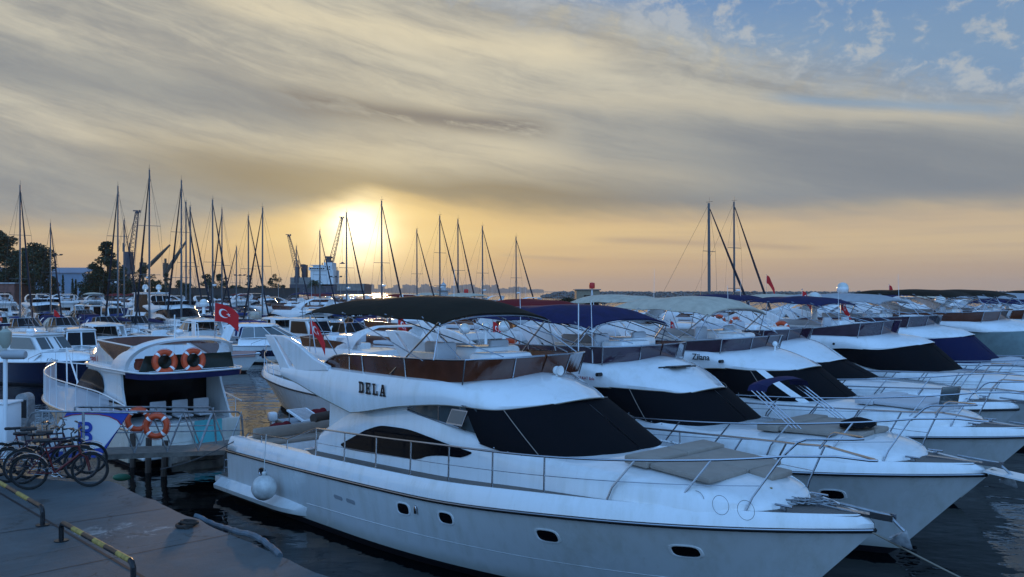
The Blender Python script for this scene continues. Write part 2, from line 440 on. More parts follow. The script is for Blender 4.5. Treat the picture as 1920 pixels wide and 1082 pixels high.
def _sph(c, r, n, m, sq):
    vs = []; fs = []
    for i in range(m+1):
        th = pi*i/m
        for k in range(n):
            a = 2*pi*k/n
            vs.append((c[0]+r*sq[0]*sin(th)*cos(a), c[1]+r*sq[1]*sin(th)*sin(a), c[2]+r*sq[2]*cos(th)))
    for i in range(m):
        for k in range(n):
            j = (k+1) % n
            fs.append((i*n+k, (i+1)*n+k, (i+1)*n+j, i*n+j))
    return vs, fs
def tag(o, label=None, cat=None, group=None, kind=None):
    if label: o['label'] = label
    if cat: o['category'] = cat
    if group: o['group'] = group
    if kind: o['kind'] = kind
    return o
def empty(name, loc=(0, 0, 0), rz=0):
    o = bpy.data.objects.new(name, None); COL.objects.link(o); o.empty_display_size = .2
    o.location = loc; o.rotation_euler = (0, 0, rz); return o
KIDS = {}
def kids(o): return [c for c in o.children]
def copy_tree(o, parent=None):
    c = o.copy(); COL.objects.link(c); c.parent = parent
    for k in list(o.children): copy_tree(k, c)
    return c
def curve(pts):
    """monotone-ish cubic through (x,y) points"""
    xs = [p[0] for p in pts]; ys = [p[1] for p in pts]; n = len(xs)
    d = [(ys[i+1]-ys[i])/(xs[i+1]-xs[i]) for i in range(n-1)]
    m = [d[0]] + [0 if d[i-1]*d[i] <= 0 else 2*d[i-1]*d[i]/(d[i-1]+d[i]) for i in range(1, n-1)] + [d[-1]]
    def f(x):
        if x <= xs[0]: return ys[0]
        if x >= xs[-1]: return ys[-1]
        i = 0
        while x > xs[i+1]: i += 1
        h = xs[i+1]-xs[i]; t = (x-xs[i])/h
        return (2*t**3-3*t*t+1)*ys[i] + (t**3-2*t*t+t)*h*m[i] + (-2*t**3+3*t*t)*ys[i+1] + (t**3-t*t)*h*m[i+1]
    return f
def lsp(a, b, n): return [a+(b-a)*i/(n-1) for i in range(n)]
def text(name, s, m, parent, loc, rot, size, ext=.004, bold=0, sx=1, align='CENTER', shear=0):
    cu = bpy.data.curves.new(name, 'FONT'); cu.body = s; cu.size = size; cu.extrude = ext; cu.offset = bold
    cu.align_x = align; cu.align_y = 'CENTER'; cu.shear = shear; cu.materials.append(M[m])
    t = bpy.data.objects.new(name, cu); COL.objects.link(t); bpy.context.view_layer.update()
    me = bpy.data.meshes.new_from_object(t.evaluated_get(bpy.context.evaluated_depsgraph_get())); bpy.data.objects.remove(t)
    me.name = name; o = bpy.data.objects.new(name, me); COL.objects.link(o); o.parent = parent
    o.location = loc; o.rotation_euler = rot; o.scale = (sx, 1, 1)
    return o
def locpx(o, u, v, t):
    """point of a boat's own frame on the lengthwise plane y = t that the photo shows at pixel u, v"""
    R = o.matrix_basis; ax = R.to_3x3() @ Vector((1, 0, 0)); q = R @ Vector((0, t, 0)); k = (u-CX)/F
    a = (k*q.y-q.x)/(ax.x-k*ax.y); y = q.y+ax.y*a; return Vector((a, t, H-(v-CY)/F*y))
ANG = radians(43.5)
RZ = atan2(-cos(ANG), sin(ANG))                 # heading of row A: bows toward the camera's right
DV = Vector((sin(ANG), -cos(ANG), 0)); NV = Vector((cos(ANG), sin(ANG), 0))
O0 = Vector((-5.709, 23.813, 0))                # stern of the nearest yacht at the waterline
def rowpt(s, off, z=0): return O0 + DV*s + NV*off + Vector((0, 0, z))
# ------------------------------------------------------------------ water and quay
mb = MB(); g = [-9000, -600, -200, -60, 0, 60, 200, 600, 9000]; h = [-300, -40, 0, 40, 100, 200, 400, 1000, 9000]
mb.loft([[(x, y, 0) for x in g] for y in h], smooth=False)
tag(mb.build('water', 'water'), kind='structure')
RINGX, RINGY = ground(348, 988, 1.5)[:2]
M['concrete'] = concrete()
QE = ground(613, 1082, 1.5); QD = Vector((-.688, .726, 0))           # quay edge and its direction away from the camera
QN = Vector((-.726, -.688, 0))
QC = ground(205, 902, 1.5)                                            # quay corner
def quay():
    mb = MB(); random.seed(4)
    a = QE - QD*14
    # ragged edge
    L = (QC-a).length; pts = []
    n = 60
    for i in range(n+1):
        t = i/n*L; w = (mnoise.noise(Vector((t*1.7, 0, 0)))*.07 + mnoise.noise(Vector((t*6, 3, 0)))*.03)
        pts.append(a + QD*t + QN*w)
    far = QC + QN*2.0 + QD*6.0
    corner = [QC + QN*.5 + QD*.35, QC + QN*1.6 + QD*2.6, QC+QN*2.1+QD*3.6, QC + QN*40 + QD*3.6, a + QN*40]
    top = pts + corner
    mb.prism([Vector((p.x, p.y, 1.5)) for p in top], (0, 0, -2.5))
    o = mb.build('quay', 'concrete'); tag(o, kind='structure')
    # expansion joints: thin dark strips laid a few mm proud
    mj = MB()
    def strip(p, q, w):
        p = Vector(p); q = Vector(q); d = (q-p).normalized(); s = Vector((-d.y, d.x, 0))*w/2
        mj.add([(v.x, v.y, 1.504) for v in (p-s, q-s, q+s, p+s)], [(0, 1, 2, 3)])
    for (p, q) in (((133, 980), (312, 953)), ((240, 1041), (432, 1002))):
        P, Q = ground(*p, 1.5), ground(*q, 1.5); strip(P - (Q-P)*2.2, Q, .018)
    r1, r2 = ground(0, 925, 1.5), ground(256, 1075, 1.5)
    strip(r1 + (r1-r2)*.6, r2 + (r2-r1)*1.2, .045)
    tag(mj.build('quay_joints', 'boot'), kind='structure')
quay()

# ------------------------------------------------------------------ flybridge motor yacht
def yacht(P):
    g = lambda k, d: P.get(k, d)
    L = g('L', 15.72); B = g('B', 2.2); fz = g('fz', 0.0)          # fz lifts or lowers the flybridge
    fx = 0.0; full = g('full', True); send = g('send', 10.35); tipz = g('tipz', 3.22); cf = g('cf', 9.1)
    root = empty(P['name'])
    bf = lambda f: B*(1-max(0, (f-.5)/.5)**3.0)*(1 - .04*max(0, (.2-f)/.2))
    wf = lambda f: B*.94*(1-max(0, (f-.38)/.62)**2.1)
    zr = curve([(0, 1.15), (.5, 1.33), (.75, 1.6), (1, g('bowz', 1.82))])
    zc = curve([(0, .37), (.6, .36), (1, .22)])
    stem = lambda z: L-(zr(1)-z)*.95 if z >= 0 else L-zr(1)*.95+z*2.2
    def side(f, z):
        k = max(0, z/zr(f)); k = k**1.25 if k < 1 else k
        t = wf(f)+(bf(f)-wf(f))*k
        if z < 0: t = wf(f)*(1+z*.5)
        return (f*stem(z), t)
    fs = lsp(0, 1, 34); fs = [1-(1-f)**1.25 for f in fs]
    def skin(levels, name, m):
        mb = MB(); rings = []
        for f in fs:
            r = []
            for q in levels:
                z = zr(f)*q[1] if q[0] == 'r' else q[1]
                s, t = side(f, z); r.append((s, -max(t, .001 if f < 1 else 0), z))
            rings.append(r)
        mb.loft(rings); mb.mirror()
        e = [p for p in rings[0]]; mb.add(e + [(x, -y, z) for x, y, z in e[::-1]], [tuple(range(2*len(e)))])
        return mb.build(name, m, root)
    hull = skin([('a', .15), ('a', .4), ('r', .55), ('r', .8), ('r', 1)], 'hull', g('hullmat', 'hull'))
    skin([('a', -.7), ('a', -.1), ('a', .15)], 'boot_stripe', 'boot')
    # knuckle line along the topsides
    def offs(s, z, o):
        f = s/stem(z); _, t = side(min(f, 1), z); return (s, -(t+o), z)
    def line(name, zf, s0, s1, r, m, par, n=40, both=True):
        mb = MB(); mb.tube([offs(s, zf(s), r*.3) for s in lsp(s0, s1, n)], r, 5)
        if both: mb.mirror()
        return mb.build(name, m, par)
    # rub rail
    mb = MB(); mb.tube([(f*L, -(bf(f)+.012), zr(f)+.01) for f in fs], .036, 6); mb.mirror(); mb.build('rub_rail', g('rubmat', 'black'), root)
    if full:
        mb = MB(); mb.tube([(f*L, -(bf(f)+.04), zr(f)+.022) for f in fs], .012, 5); mb.mirror(); mb.build('rub_rail_trim', 'steel', root)
    bi = lambda f: max(0, bf(f)-.10*min(1, (1-f)*9))
    zt = lambda f: zr(f)+zc(f)
    # bulwark cap with thickness
    mb = MB(); rings = []
    for f in fs:
        s = f*L - .10*max(0, (f-.9)/.1); b0, b1 = bf(f), bi(f); w = .24 if s < 3.6 else .055
        w = min(w, max(0, b1-.001))
        rings.append([(f*L, -b0, zr(f)), (f*L, -(b0*.6+b1*.4+.012), zr(f)+zc(f)*.5), (s, -(b1+.004*(b1 > .05)), zt(f)-.012), (s, -max(b1-.014, 0), zt(f)), (s, -(b1-w), zt(f)-.005), (s, -(b1-w), zt(f)-.09)])
    mb.loft(rings); mb.mirror()
    e = rings[0]; mb.add([e[0], e[2], e[3], e[4], e[5]], [(0, 1, 2, 3, 4)]).add([(x, -y, z) for x, y, z in (e[0], e[2], e[3], e[4], e[5])], [(0, 1, 2, 3, 4)])
    mb.build('bulwark', 'gel', root)
    # deck
    mb = MB(); rings = []
    for f in fs:
        s = f*L
        if s < 3.3: continue
        w = max(0.0, bi(f)-.04)
        rings.append([(min(s, L-.12), -w, zt(f)-.022), (min(s, L-.12), 0, zt(f)+.02), (min(s, L-.12), w, zt(f)-.022)])
    r0 = rings[0]; rings.insert(0, [(3.3, y, z) for x, y, z in r0]); mb.loft(rings)
    mb.build('deck', 'teak', root)
    # cockpit aft
    mb = MB(); b = bi(.1)-.24
    mb.box((1.75, 0, .93), (3.4, 2*b, .06)); mb.box((3.32, 0, 1.25), (.06, 2*b, .7)); mb.box((.12, 0, 1.2), (.12, 2*b, .55)); mb.mirror() if 0 else None
    for q in (-1, 1): mb.box((1.75, q*(b+.03), 1.18), (3.4, .05, .5))
    mb.box((.55, 0, 1.12), (.7, 2*b-.5, .38), bev=.04)
    mb.build('cockpit', 'gel', root)
    mb = MB(); mb.box((.55, 0, 1.36), (.66, 2*b-.55, .1), bev=.04); mb.box((.3, 0, 1.55), (.14, 2*b-.55, .3), bev=.05); mb.build('cockpit_cushion', 'cushion', root)
    # swim platform
    mb = MB(); pl = []
    for t in lsp(-1, 1, 13): pl.append((-1.0+.18*abs(t)**6, t*B*.93))
    pts = [(x, y, .26) for x, y in pl] + [(.02, B*.93, .26), (.02, -B*.93, .26)]
    mb.prism(pts, (0, 0, .14)); mb.build('swim_platform', 'gel', root)
    mb = MB(); mb.prism([(x*.93-.02, y*.94, .404) for x, y in pl]+[(.0, B*.85, .404), (.0, -B*.85, .404)], (0, 0, .012)); mb.build('platform_teak', 'teak', root)
    # ---- lower cabin shell and trunk
    W = g('W', 1.68)
    ts1 = g('trunk', 14.6)
    def nose(s, w, s0, s1, p=2.4):
        if s <= s0: return w
        k = min(1, (s-s0)/(s1-s0)); return w*max(0, 1-k**p)**(1/p)
    zs = curve([(3.6, 2.0), (4.3, 2.38), (5.0, 2.66), (5.7, 2.82), (6.6, 2.88), (7.7, 2.80), (9.2, 2.53+g('zsd', 0)), (10.5, 2.38+g('zsd', 0)), (12, 2.34+g('zsd', 0)*.6), (13, 2.30), (13.9, 2.22), (14.6, 2.10)])
    zsf = lambda s: zs(s*14.6/ts1 if s > 10 else s)
    zd = lambda s: zt(s/L)-.07
    ss = lsp(3.6, 11.2, 26) + [ts1-(ts1-11.2)*(1-k)**1.8 for k in lsp(.06, 1, 14)]
    mb = MB(); rings = []
    for s in ss:
        w = nose(s, W, 11.0, ts1, 2.3); k = w/W; q = min(1, k*1.6); zz = zsf(s)
        z0 = zd(s); zz = z0+(zz-z0)*(.25+.75*min(1, k*2.2))
        rings.append([(s, -w, z0), (s-.0, -max(0, w-.035*q), z0+(zz-z0)*.6), (s, -max(0, w-.07*q), zz-.10*q), (s, -max(0, w-.12*q), zz-.03*q), (s, -max(0, w-.22*q), zz), (s, -w*.5, zz+.07*q), (s, 0, zz+.09*q)])
    mb.loft(rings); mb.mirror(); e = rings[0]; mb.add(e+[(x, -y, z) for x, y, z in e[::-1]], [tuple(range(2*len(e)))])
    cabin = mb.build('cabin', 'gel', root)
    def shellt(s, z):
        w = nose(s, W, 11.0, ts1, 2.3); z0 = zd(s); zz = zsf(s)
        k = (z-z0)/max(.01, zz-z0)
        return w-.035*min(1, k/.6) - (.035*max(0, (k-.6)/.4))
    def strip(zlo, zhi, s0, s1, tf, off, n=30, rows=4, sl=lambda z: 0):
        mb = MB(); rings = []
        for s in lsp(s0, s1, n):
            a, b_ = zlo(s), zhi(s); rings.append([(s+sl(a+(b_-a)*j/rows), -(tf(s, a+(b_-a)*j/rows)+off), a+(b_-a)*j/rows) for j in range(rows+1)])
        mb.loft(rings); mb.mirror(); return mb
    # long arched cabin window
    wl = curve([(4.6, 1.83), (4.75, 1.78), (7.1, 1.88), (7.3, 1.89), (7.7, 2.01), (8.2, 2.08), (8.65, 2.11), (8.95, 2.22)])
    wh = curve([(4.6, 1.86), (5.1, 2.08), (5.6, 2.29), (6.2, 2.43), (6.9, 2.45), (7.7, 2.38), (8.3, 2.31), (8.95, 2.25)])
    if g('bigwin', False):
        wl = curve([(6.6, 2.42), (7.5, 2.36), (9.0, 2.30), (10.2, 2.34), (10.6, 2.38)]); wh = curve([(6.6, 2.48), (7.2, 2.72), (7.8, 2.80), (8.8, 2.62), (9.8, 2.48), (10.6, 2.41)])
        strip(wl, wh, 6.6, 10.6, shellt, .012)
    strip(wl, wh, 6.6 if g('bigwin', False) else 4.6, 10.6 if g('bigwin', False) else 8.95, shellt, .012).build('cabin_window', g('winmat', 'glass'), root)
    # ---- upper house
    zl = curve([(2.3, 3.22), (3.0, 3.10), (4.0, 2.87), (5.0, 2.68), (5.25, 2.63), (5.6, 2.68), (7.1, 2.94), (8.4, 3.06+g('ed', 0)), (9.3, 3.03+g('ed', 0)), (send-.35, tipz-.10), (send, tipz)])
    zlf = lambda s: zl(s-fx)+fz
    zu = curve([(2.3, 3.46), (3.9, 3.52), (6, 3.50), (cf-.9, 3.50), (cf, 3.56), (cf+.35, 3.52), (send-.3, tipz+.12), (send, tipz+.06)])
    zuf = lambda s: zu(s-fx)+fz
    W2 = 1.60
    mb = MB(); rings = []
    b1_ = g('cb', 11.7)
    for s in lsp(4.0, b1_-.3, 26):
        w = nose(s, W2, 7.2, b1_-.25, 2.0)-.04*(s > 7.2); zb = zsf(s)-.15
        k = max(0, (s-8.2)/(b1_-8.2)); ztop = (zlf(min(s, 8.2))+.08)*(1-k)+(zb+.1)*k - .06*(k > 0)
        rings.append([(s, -w, zb), (s, -w*(1-.02), ztop), (s, 0, ztop+.02)])
    mb.loft(rings, smooth=True); mb.mirror(); e = rings[0]; mb.add(e+[(x, -y, z) for x, y, z in e[::-1]], [tuple(range(6))])
    mb.build('upper_cabin', 'gel', root)
    mb = MB(); mb.box((3.98, 0, 2.1), (.03, 2.3, 1.3)); mb.build('saloon_door', 'glass', root)
    # windscreen cover: ruled between eave and base
    e1, b1 = send-.12, g('cb', 11.7); e0_ = max(7.0, send-1.9); b0_ = max(7.2, b1-3.4)
    zeave = lambda s: zlf(s)+.02
    N = 30; rings = []
    for i in range(N+1):
        ph = (i/N)*pi/2
        c, s_ = max(0, cos(ph))**.85, max(0, sin(ph))**.95
        te, se = (1.66)*c, e0_+(e1-e0_)*s_
        c2, s2 = max(0, cos(ph))**.68, max(0, sin(ph))**.78
        tb, sb = 1.69*c2, e0_+(b1-e0_)*s2
        if i == 0: te, tb = 1.64, 1.66
        r = []
        for j in range(6):
            q = j/5; r.append((se+(sb-se)*q, -(te+(tb-te)*q+.015*sin(pi*q)), zeave(se)*(1-q)+(zsf(sb)+.03-.13*(tb/1.69)**2)*q))
        rings.append(r)
    st_ = g('cover_from', 9.0)
    # extend along the side back to st_
    pre = []
    for s in lsp(st_, e0_, max(2, int(abs(e0_-st_)/.3)+2)):
        if st_ >= e0_: break
        pre.append([(s, -(1.64+(.02)*j/5), zeave(s)*(1-j/5)+(zsf(s)-.05)*j/5) for j in range(6)])
    rings = pre[:-1]+rings
    rings = [r for r in rings if r[0][0] >= st_-.35 or True]
    rings = [r for r in rings if r[0][0] >= st_-.02]
    mb = MB(); mb.loft(rings); mb.mirror(); cover = mb.build('windscreen_cover', g('covermat', 'cover'), root)
    if full:
        mb = MB()
        i = int(len(rings)*.35); r = rings[i]; mb.tube([(x+.01, y-.012, z+.006) for x, y, z in r], .008, 4)
        mb.tube([(x, y-.012, z-.004) for x, y, z in [q[0] for q in rings]], .008, 4)
        mb.mirror(); mb.build('piping', 'cushion', cover)
        for q_ in rings[::2]: x, y, z = q_[-1]; sx_, sy_, sz_ = q_[-2]; k_ = .12; MB().sphere((x+(sx_-x)*k_+.01, y+(sy_-y)*k_-.012, z+(sz_-z)*k_+.012), .016, 8, 5).build('snap_fastener', 'steel', cover)
    if g('pillar', None):
        i0 = int(len(rings)*g('pillar', 0)); mb = MB(); rr_ = []
        for j in range(6):
            k = i0+j*1.0; a_, c_ = rings[int(k)][j], rings[min(len(rings)-1, int(k)+2)][j]; rr_.append([(a_[0]-.02, a_[1]-.03, a_[2]+.02), (c_[0]+.06, c_[1]-.03, c_[2]+.02)])
        mb.loft(rr_); mb.mirror(); mb.build('window_pillar', 'gel', root)
    # side glass of the upper house
    if g('sideglass', True):
        gl = curve([(6.95, 2.83), (7.5, 2.76), (8.2, 2.68), (9.0, 2.60), (9.7, 2.54)]); gh = curve([(6.95, 2.87), (7.3, 2.95), (7.9, 3.05), (8.6, 3.10), (9.7, 3.12)])
        gh2 = lambda s: min(gh(s), zlf(s)+.02)
        sg = strip(gl, gh2, 6.95, max(st_, 8.6)+.30, lambda s, z: 1.60, .012, 20, 3).build('side_window', 'lglass' if full else 'glass', root)
        if full:
            mb = MB()
            for s in (7.95, 8.6): mb.box((s, -1.62, (gl(s)+gh2(s))/2), (.035, .02, gh2(s)-gl(s)))
            mb.tube([(s, -1.618, gl(s)) for s in lsp(6.95, st_, 20)], .018, 5); mb.tube([(s, -1.618, gh2(s)) for s in lsp(6.95, st_, 20)], .014, 5)
            mb.mirror(); mb.build('window_frame', 'steel', sg)
    # ---- flybridge body
    mb = MB(); rings = []; 
    sss = lsp(2.3, 7.4, 20)+[send-(send-7.4)*(1-k)**1.7 for k in lsp(.05, 1, 22)]
    for s in sss:
        wb = 1.86 - .06*max(0, (s-5)/4); w = nose(s, wb, send-3.2, send, 2.1)
        a, u = zlf(s), zuf(s); k = min(1, w/.9)
        if s < 3.9: w -= .0
        h = max(.04, (u-a))*(.22+.78*k); u = a+h
        q_ = max(0, min(1, (s-cf+.9)/1.3)); q_ = q_*q_*(3-2*q_); M_ = lambda p, r: (s, -(p[0]*(1-q_)+r[0]*q_), p[1]*(1-q_)+r[1]*q_)
        rings.append([(s, 0, a+.03), (s, -w*.9, a+.03), (s, -w, a), M_((w+.03*k, a+h*.3), (w-.0, a+h*.14)), M_((w, a+h*.7), (w*.93, a+h*.33)), M_((max(0, w-.07*k), u-.03*k), (w*.82, a+h*.58)), M_((max(0, w-.16*k), u), (w*.66, a+h*.80)), M_((w*.5, u+.05*k), (w*.36, u+.0*k)), (s, 0, u+.07*k)])
    mb.loft(rings); mb.mirror(); e = rings[0]; mb.add([(x, y, z) for x, y, z in e]+[(x, -y, z) for x, y, z in e[::-1]], [tuple(range(2*len(e)))])
    fb = mb.build('flybridge', 'gel', root)
    if full:
        mb = MB(); mb.tube([(r[2][0], r[2][1]-.004, r[2][2]-.004) for r in rings], .011, 5); mb.mirror(); mb.build('eave_trim', 'rope', fb)
    # coaming of smoked acrylic
    ct = g('coam', [(3.9, 1.66), (5, 1.68), (7, 1.68), (cf-.45, 1.60), (cf-.05, .7), (cf, 0)])
    cz = curve(g('coamz', [(3.9, 3.56), (4.25, 3.74), (4.7, 3.83), (6.5, 3.87), (8.0, 3.90), (9.4, 3.98)]))
    cp = []
    for i in range(len(ct)-1):
        (a0, t0), (a1, t1) = ct[i], ct[i+1]; n = 4
        for j in range(n + (i == len(ct)-2)): cp.append((a0+(a1-a0)*j/n, t0+(t1-t0)*j/n))
    rings = []
    for (s, t) in cp:
        s += fx; hgt = cz(s-fx)+fz; z0 = zuf(s)-.02
        fl = .16*max(0, min(1, (s-7.0)/2))
        rings.append([(s, -t, z0), (s+fl, -(t+.05), hgt), (s+fl-.02, -max(0, t+.03), hgt), (s-.02, -max(0, t-.02), z0)])
    mb = MB(); mb.loft(rings, smooth=False); mb.mirror(); co = mb.build('coaming', g('glassmat', 'brown'), root)
    mb = MB(); mb.tube([r[1] for r in rings], .018, 6); mb.mirror()
    for s in g('coamposts', [5.6, 7.0, cf-.5, cf-.05]):
        r = min(rings, key=lambda q: abs(q[0][0]-fx-s)); mb.tube([(r[0][0], r[0][1]-.015, r[0][2]-.05), (r[1][0], r[1][1]-.012, r[1][2])], .014, 5); mb.tube([(r[0][0], -r[0][1]+.015, r[0][2]-.05), (r[1][0], -r[1][1]+.012, r[1][2])], .014, 5)
    mb.build('coaming_rail', 'steel', co)
    # flybridge furniture
    mb = MB(); mb.box((cf-.75, -.35, 3.75+fz), (.7, 1.1, .5), bev=.08); mb.box((5.2+fx, .9, 3.62+fz), (2.2, .7, .3), bev=.05); mb.box((6.9+fx, .55, 3.78+fz), (.8, 1.3, .5), bev=.08)
    mb.build('helm_console', 'gel', fb)
    mb = MB()
    for y in (-.75, .75): MB().box((7.3+fx, y, 3.72+fz), (.5, .55, .18), bev=.05).box((7.08+fx, y, 3.95+fz), (.12, .52, .42), bev=.05).build('helm_seat', 'whitecush', fb)
    mb.box((4.9+fx, -.95, 3.68+fz), (1.9, .6, .16), bev=.05); mb.box((4.9+fx, 1.25, 3.84+fz), (2.0, .14, .28), bev=.05)
    mb.build('flybridge_seat', 'whitecush', fb)
    # arch fins
    arch = g('arch', 'fin')
    if arch == 'fin':
        for q in (-1, 1):
            mb = MB()
            for poly in ([(1.45, 4.15), (1.85, 4.16), (2.72, 3.35), (2.3, 3.30)], [(1.72, 4.15), (2.25, 4.16), (2.55, 4.11), (2.95, 4.0), (3.35, 3.84), (3.75, 3.68), (4.3, 3.56), (4.3, 3.46), (3.0, 3.36), (2.62, 3.62), (2.05, 4.07)]):
                mb.prism([(x, q*1.84, z+fz) for x, z in poly], (0, -q*.12, 0))
            a = mb.build('radar_arch', 'gel', root)
            m2 = a.modifiers.new('bevel', 'BEVEL'); m2.width = .02; m2.segments = 2; m2.limit_method = 'ANGLE'
    elif arch == 'curve':                                            # swept arch leaning forward to aft
        mb = MB(); rings = []
        for k in lsp(0, 1, 15):
            an = k*pi; y = -1.7*cos(an); y = max(-1.7, min(1.7, y*1.06)); z = 3.5+1.05*min(1, sin(an)*1.25)**.8; x = 4.6-1.9*min(1, sin(an)*1.2)
            w = .75-.42*min(1, sin(an)*1.2)
            rings.append([(x-w, y, z+fz), (x-w*.3, y*1.02, z+.06+fz), (x+w, y, z+fz), (x+w*.2, y*.97, z-.06+fz)])
        mb.loft(rings, closed=True, cap=True); mb.build('radar_arch', 'gel', root)
    # bimini
    if g('bimini', None):
        bz = g('bz', 0.0)+fz; s0, s1 = g('bim', (2.85, 7.9)); s0 += fx; s1 += fx; wb = 1.54
        frames = [0, .33, .68, 1.0]
        edge = curve([(0, 4.74), (.10, 4.80), (.33, 4.76), (.5, 4.79), (.68, 4.73), (.85, 4.72), (1, 4.60)])
        crown = (lambda c, m: (lambda k: c(k)*m))(curve([(0, .10), (.18, .30), (.33, .35), (.5, .37), (.68, .43), (.85, .36), (1, .20)]), g('crown', .85))
        wid = curve([(0, .98), (.16, .95), (.33, .99), (.5, .96), (.68, .99), (.85, .95), (1, 1.0)])
        def bring(k, th):
            s = s0+(s1-s0)*k; r = []
            for j in range(-8, 9):
                q = j/8; zz = edge(k)+bz+crown(k)*(1-abs(q)**2.6) - th
                r.append((s, q*wid(k)*wb, zz))
            return r
        ks = lsp(0, 1, 33); top = [bring(k, 0) for k in ks]; bot = [bring(k, .035) for k in ks]; top = [[(x, y*(1.0 if abs(y) < wid(k)*wb*.99 else 1.012), z-(.07 if abs(y) > wid(k)*wb*.99 else 0)) for x, y, z in r] for k, r in zip(ks, top)]; bot = [[(x, y, z-(.05 if abs(y) > wid(k)*wb*.99 else 0)) for x, y, z in r] for k, r in zip(ks, bot)]
        mb = MB(); mb.loft([t+b[::-1] for t, b in zip(top, bot)], closed=True, cap=True)
        bi_ = mb.build('bimini_canopy', g('bimini', 'canvas_dark'), root)
        mb = MB(); r = .0125
        base = g('bimbase', [(.30, 6.5), (.62, 6.5), (.04, 3.6)])
        for q in (-1, 1):
            def bp(k): s = s0+(s1-s0)*k; return (s, q*wid(k)*wb*.98, edge(k)+bz-.02)
            zb = lambda s: zuf(s)+.02
            mb.tube([(6.5+fx, q*1.72, zb(6.5)), bp(.98)], r*1.5, 6)
            mb.tube([(5.0+fx, q*1.72, 4.0+fz), bp(.30)], r, 5); mb.tube([(3.6+fx, q*1.7, 3.8+fz), bp(.02)], r, 5)
            mb.tube([(5.0+fx, q*1.72, 3.5+fz), (5.0+fx, q*1.72, 4.0+fz)], r, 5)
            mb.tube([bp(.30), (7.6, q*1.72, 3.85+fz)], r, 5); mb.tube([bp(.62), (cf-.1, q*.9, 3.97+fz)], r, 5)
            mb.tube([bp(.99), (cf-1.2, q*1.70, 3.88+fz)], r*1.2, 6); mb.tube([bp(.86), (cf-.5, q*1.6, 3.92+fz)], r, 5)
            mb.tube([bp(.03), (4.6+fx, q*1.7, 3.7+fz)], r, 5)
        for k in frames: mb.tube([(x, y, z-.03) for x, y, z in bring(k, .03)], r, 5)
        mb.build('bimini_frame', 'steel', root)
    # bow rails
    zrail = curve([(4.1, 2.18), (6.4, 2.27), (8.7, 2.38), (11, 2.48), (13.8, 2.70), (15.0, 2.86)])
    rl = g('rail', (4.15, 14.7)); rk = L/15.72
    rt = lambda s: max(.30, bi(min(1, s/L))-.06)
    for q in (-1, 1):
        mb = MB(); r = .017
        path = [(s, q*(rt(s)-.02), zrail(s/rk)) for s in lsp(rl[0], rl[1]*rk, 26)]
        s = rl[1]*rk; path += [(s+.55, q*.22, zrail(15)-.02), (s+.98, q*.07, zrail(15)-.04), (s+1.06, 0, zrail(15)-.04)]
        if q < 0: mb.tube([(s-.1, -.58, zrail(14.4)), (s+.12, -.50, 3.02), (s+.22, -.44, 3.07), (s+.78, -.14, 3.10), (s+.86, 0, 3.10), (s+.78, .14, 3.10), (s+.22, .44, 3.07), (s+.12, .50, 3.02), (s-.1, .58, zrail(14.4))], r*1.1, 6)
        mb.tube(path, r*1.15, 6)
        if rl[0] > 3.5: mb.tube([path[0], (2.9, q*(rt(2.9)), 1.80), (.9, q*rt(.9), 1.70), (.75, q*rt(.8), 1.58)], r, 5)
        for s in g('posts', [4.15, 5.3, 6.45, 7.6, 8.75, 9.9, 11.05, 12.2, 13.3, 14.2]):
            s *= rk; lean = (.0 if s < 12 else .45) if not g('lean', 1) else .42
            if q and s > 2: mb.tube([(s+.0, q*(rt(s)+.0), zt(s/L)-.03), (s+lean*.2, q*(rt(s+lean*.2)-.01), zt(s/L)+.2), (s+lean, q*(rt(s+lean)-.02), zrail((s+lean)/rk))], r, 5)
        for s in (1.6, 2.9): mb.tube([(s, q*rt(s), zt(s/L)-.02), (s, q*rt(s), 1.78 if s > 2 else 1.74)], r, 5)
        if g('midrail', True):
            mb.tube([(s, q*(rt(s)-.01), (zt(s/L)+zrail(s/rk))/2-.02) for s in lsp(rl[0], 14.4*rk, 26)], .006, 4)
        mb.build('guard_rail', 'steel', root)
    # sun pad
    if g('pad', True):
        pz = lambda s: zsf(s)+.10
        mb = MB(); x0 = g('padx', 12.35)
        sl = atan2(pz(x0+1.5)-pz(x0), 1.5)
        for (cx_, cy_, dx, dy, dz, up) in ((x0-.02, .555, .46, 1.10, .14, .075), (x0-.02, -.555, .46, 1.10, .14, .075), (x0+.78, .525, 1.12, 1.045, .09, .035), (x0+.78, -.525, 1.12, 1.045, .09, .035)):
            mb.box((cx_, cy_, pz(cx_)+up-.03), (dx, dy, dz), ry=-sl, bev=.028)
        mb.box((x0+1.55, .34, pz(x0+1.5)-.0), (.42, .62, .10), ry=-sl, bev=.028)
        if not g('padgap', False): mb.box((x0+1.55, -.34, pz(x0+1.5)-.0), (.42, .62, .10), ry=-sl, bev=.028)
        mb.build('sun_pad', g('padmat', 'cushion'), root)
    # bow gear
    mb = MB(); zb = zt(.97)
    mb.box((L-.45, 0, zb+.01), (1.2, .12, .04)); mb.box((L+.12, .06, zb+.03), (.32, .012, .09)); mb.box((L+.12, -.06, zb+.03), (.32, .012, .09))
    mb.build('anchor_roller', 'steel', root); MB().lathe([(0, 0), (.12, 0), (.12, .06), (.07, .09), (.07, .16), (.11, .19), (.11, .23), (0, .24)], (L-1.55, 0, zt(.9)), 14).build('windlass', 'steel', root)
    for q in (-1, 1):
        for s in (L-1.1, L-1.9): mb = MB(); mb.tube([(s-.14, q*rt(s)*.8, zt(s/L)+.07), (s+.14, q*rt(s)*.8, zt(s/L)+.07)], .018, 6); mb.box((s, q*rt(s)*.8, zt(s/L)+.0), (.08, .05, .12)); mb.build('cleat', 'steel', root)
    mb = MB(); a0 = Vector((L+.22, 0, zb+.0))
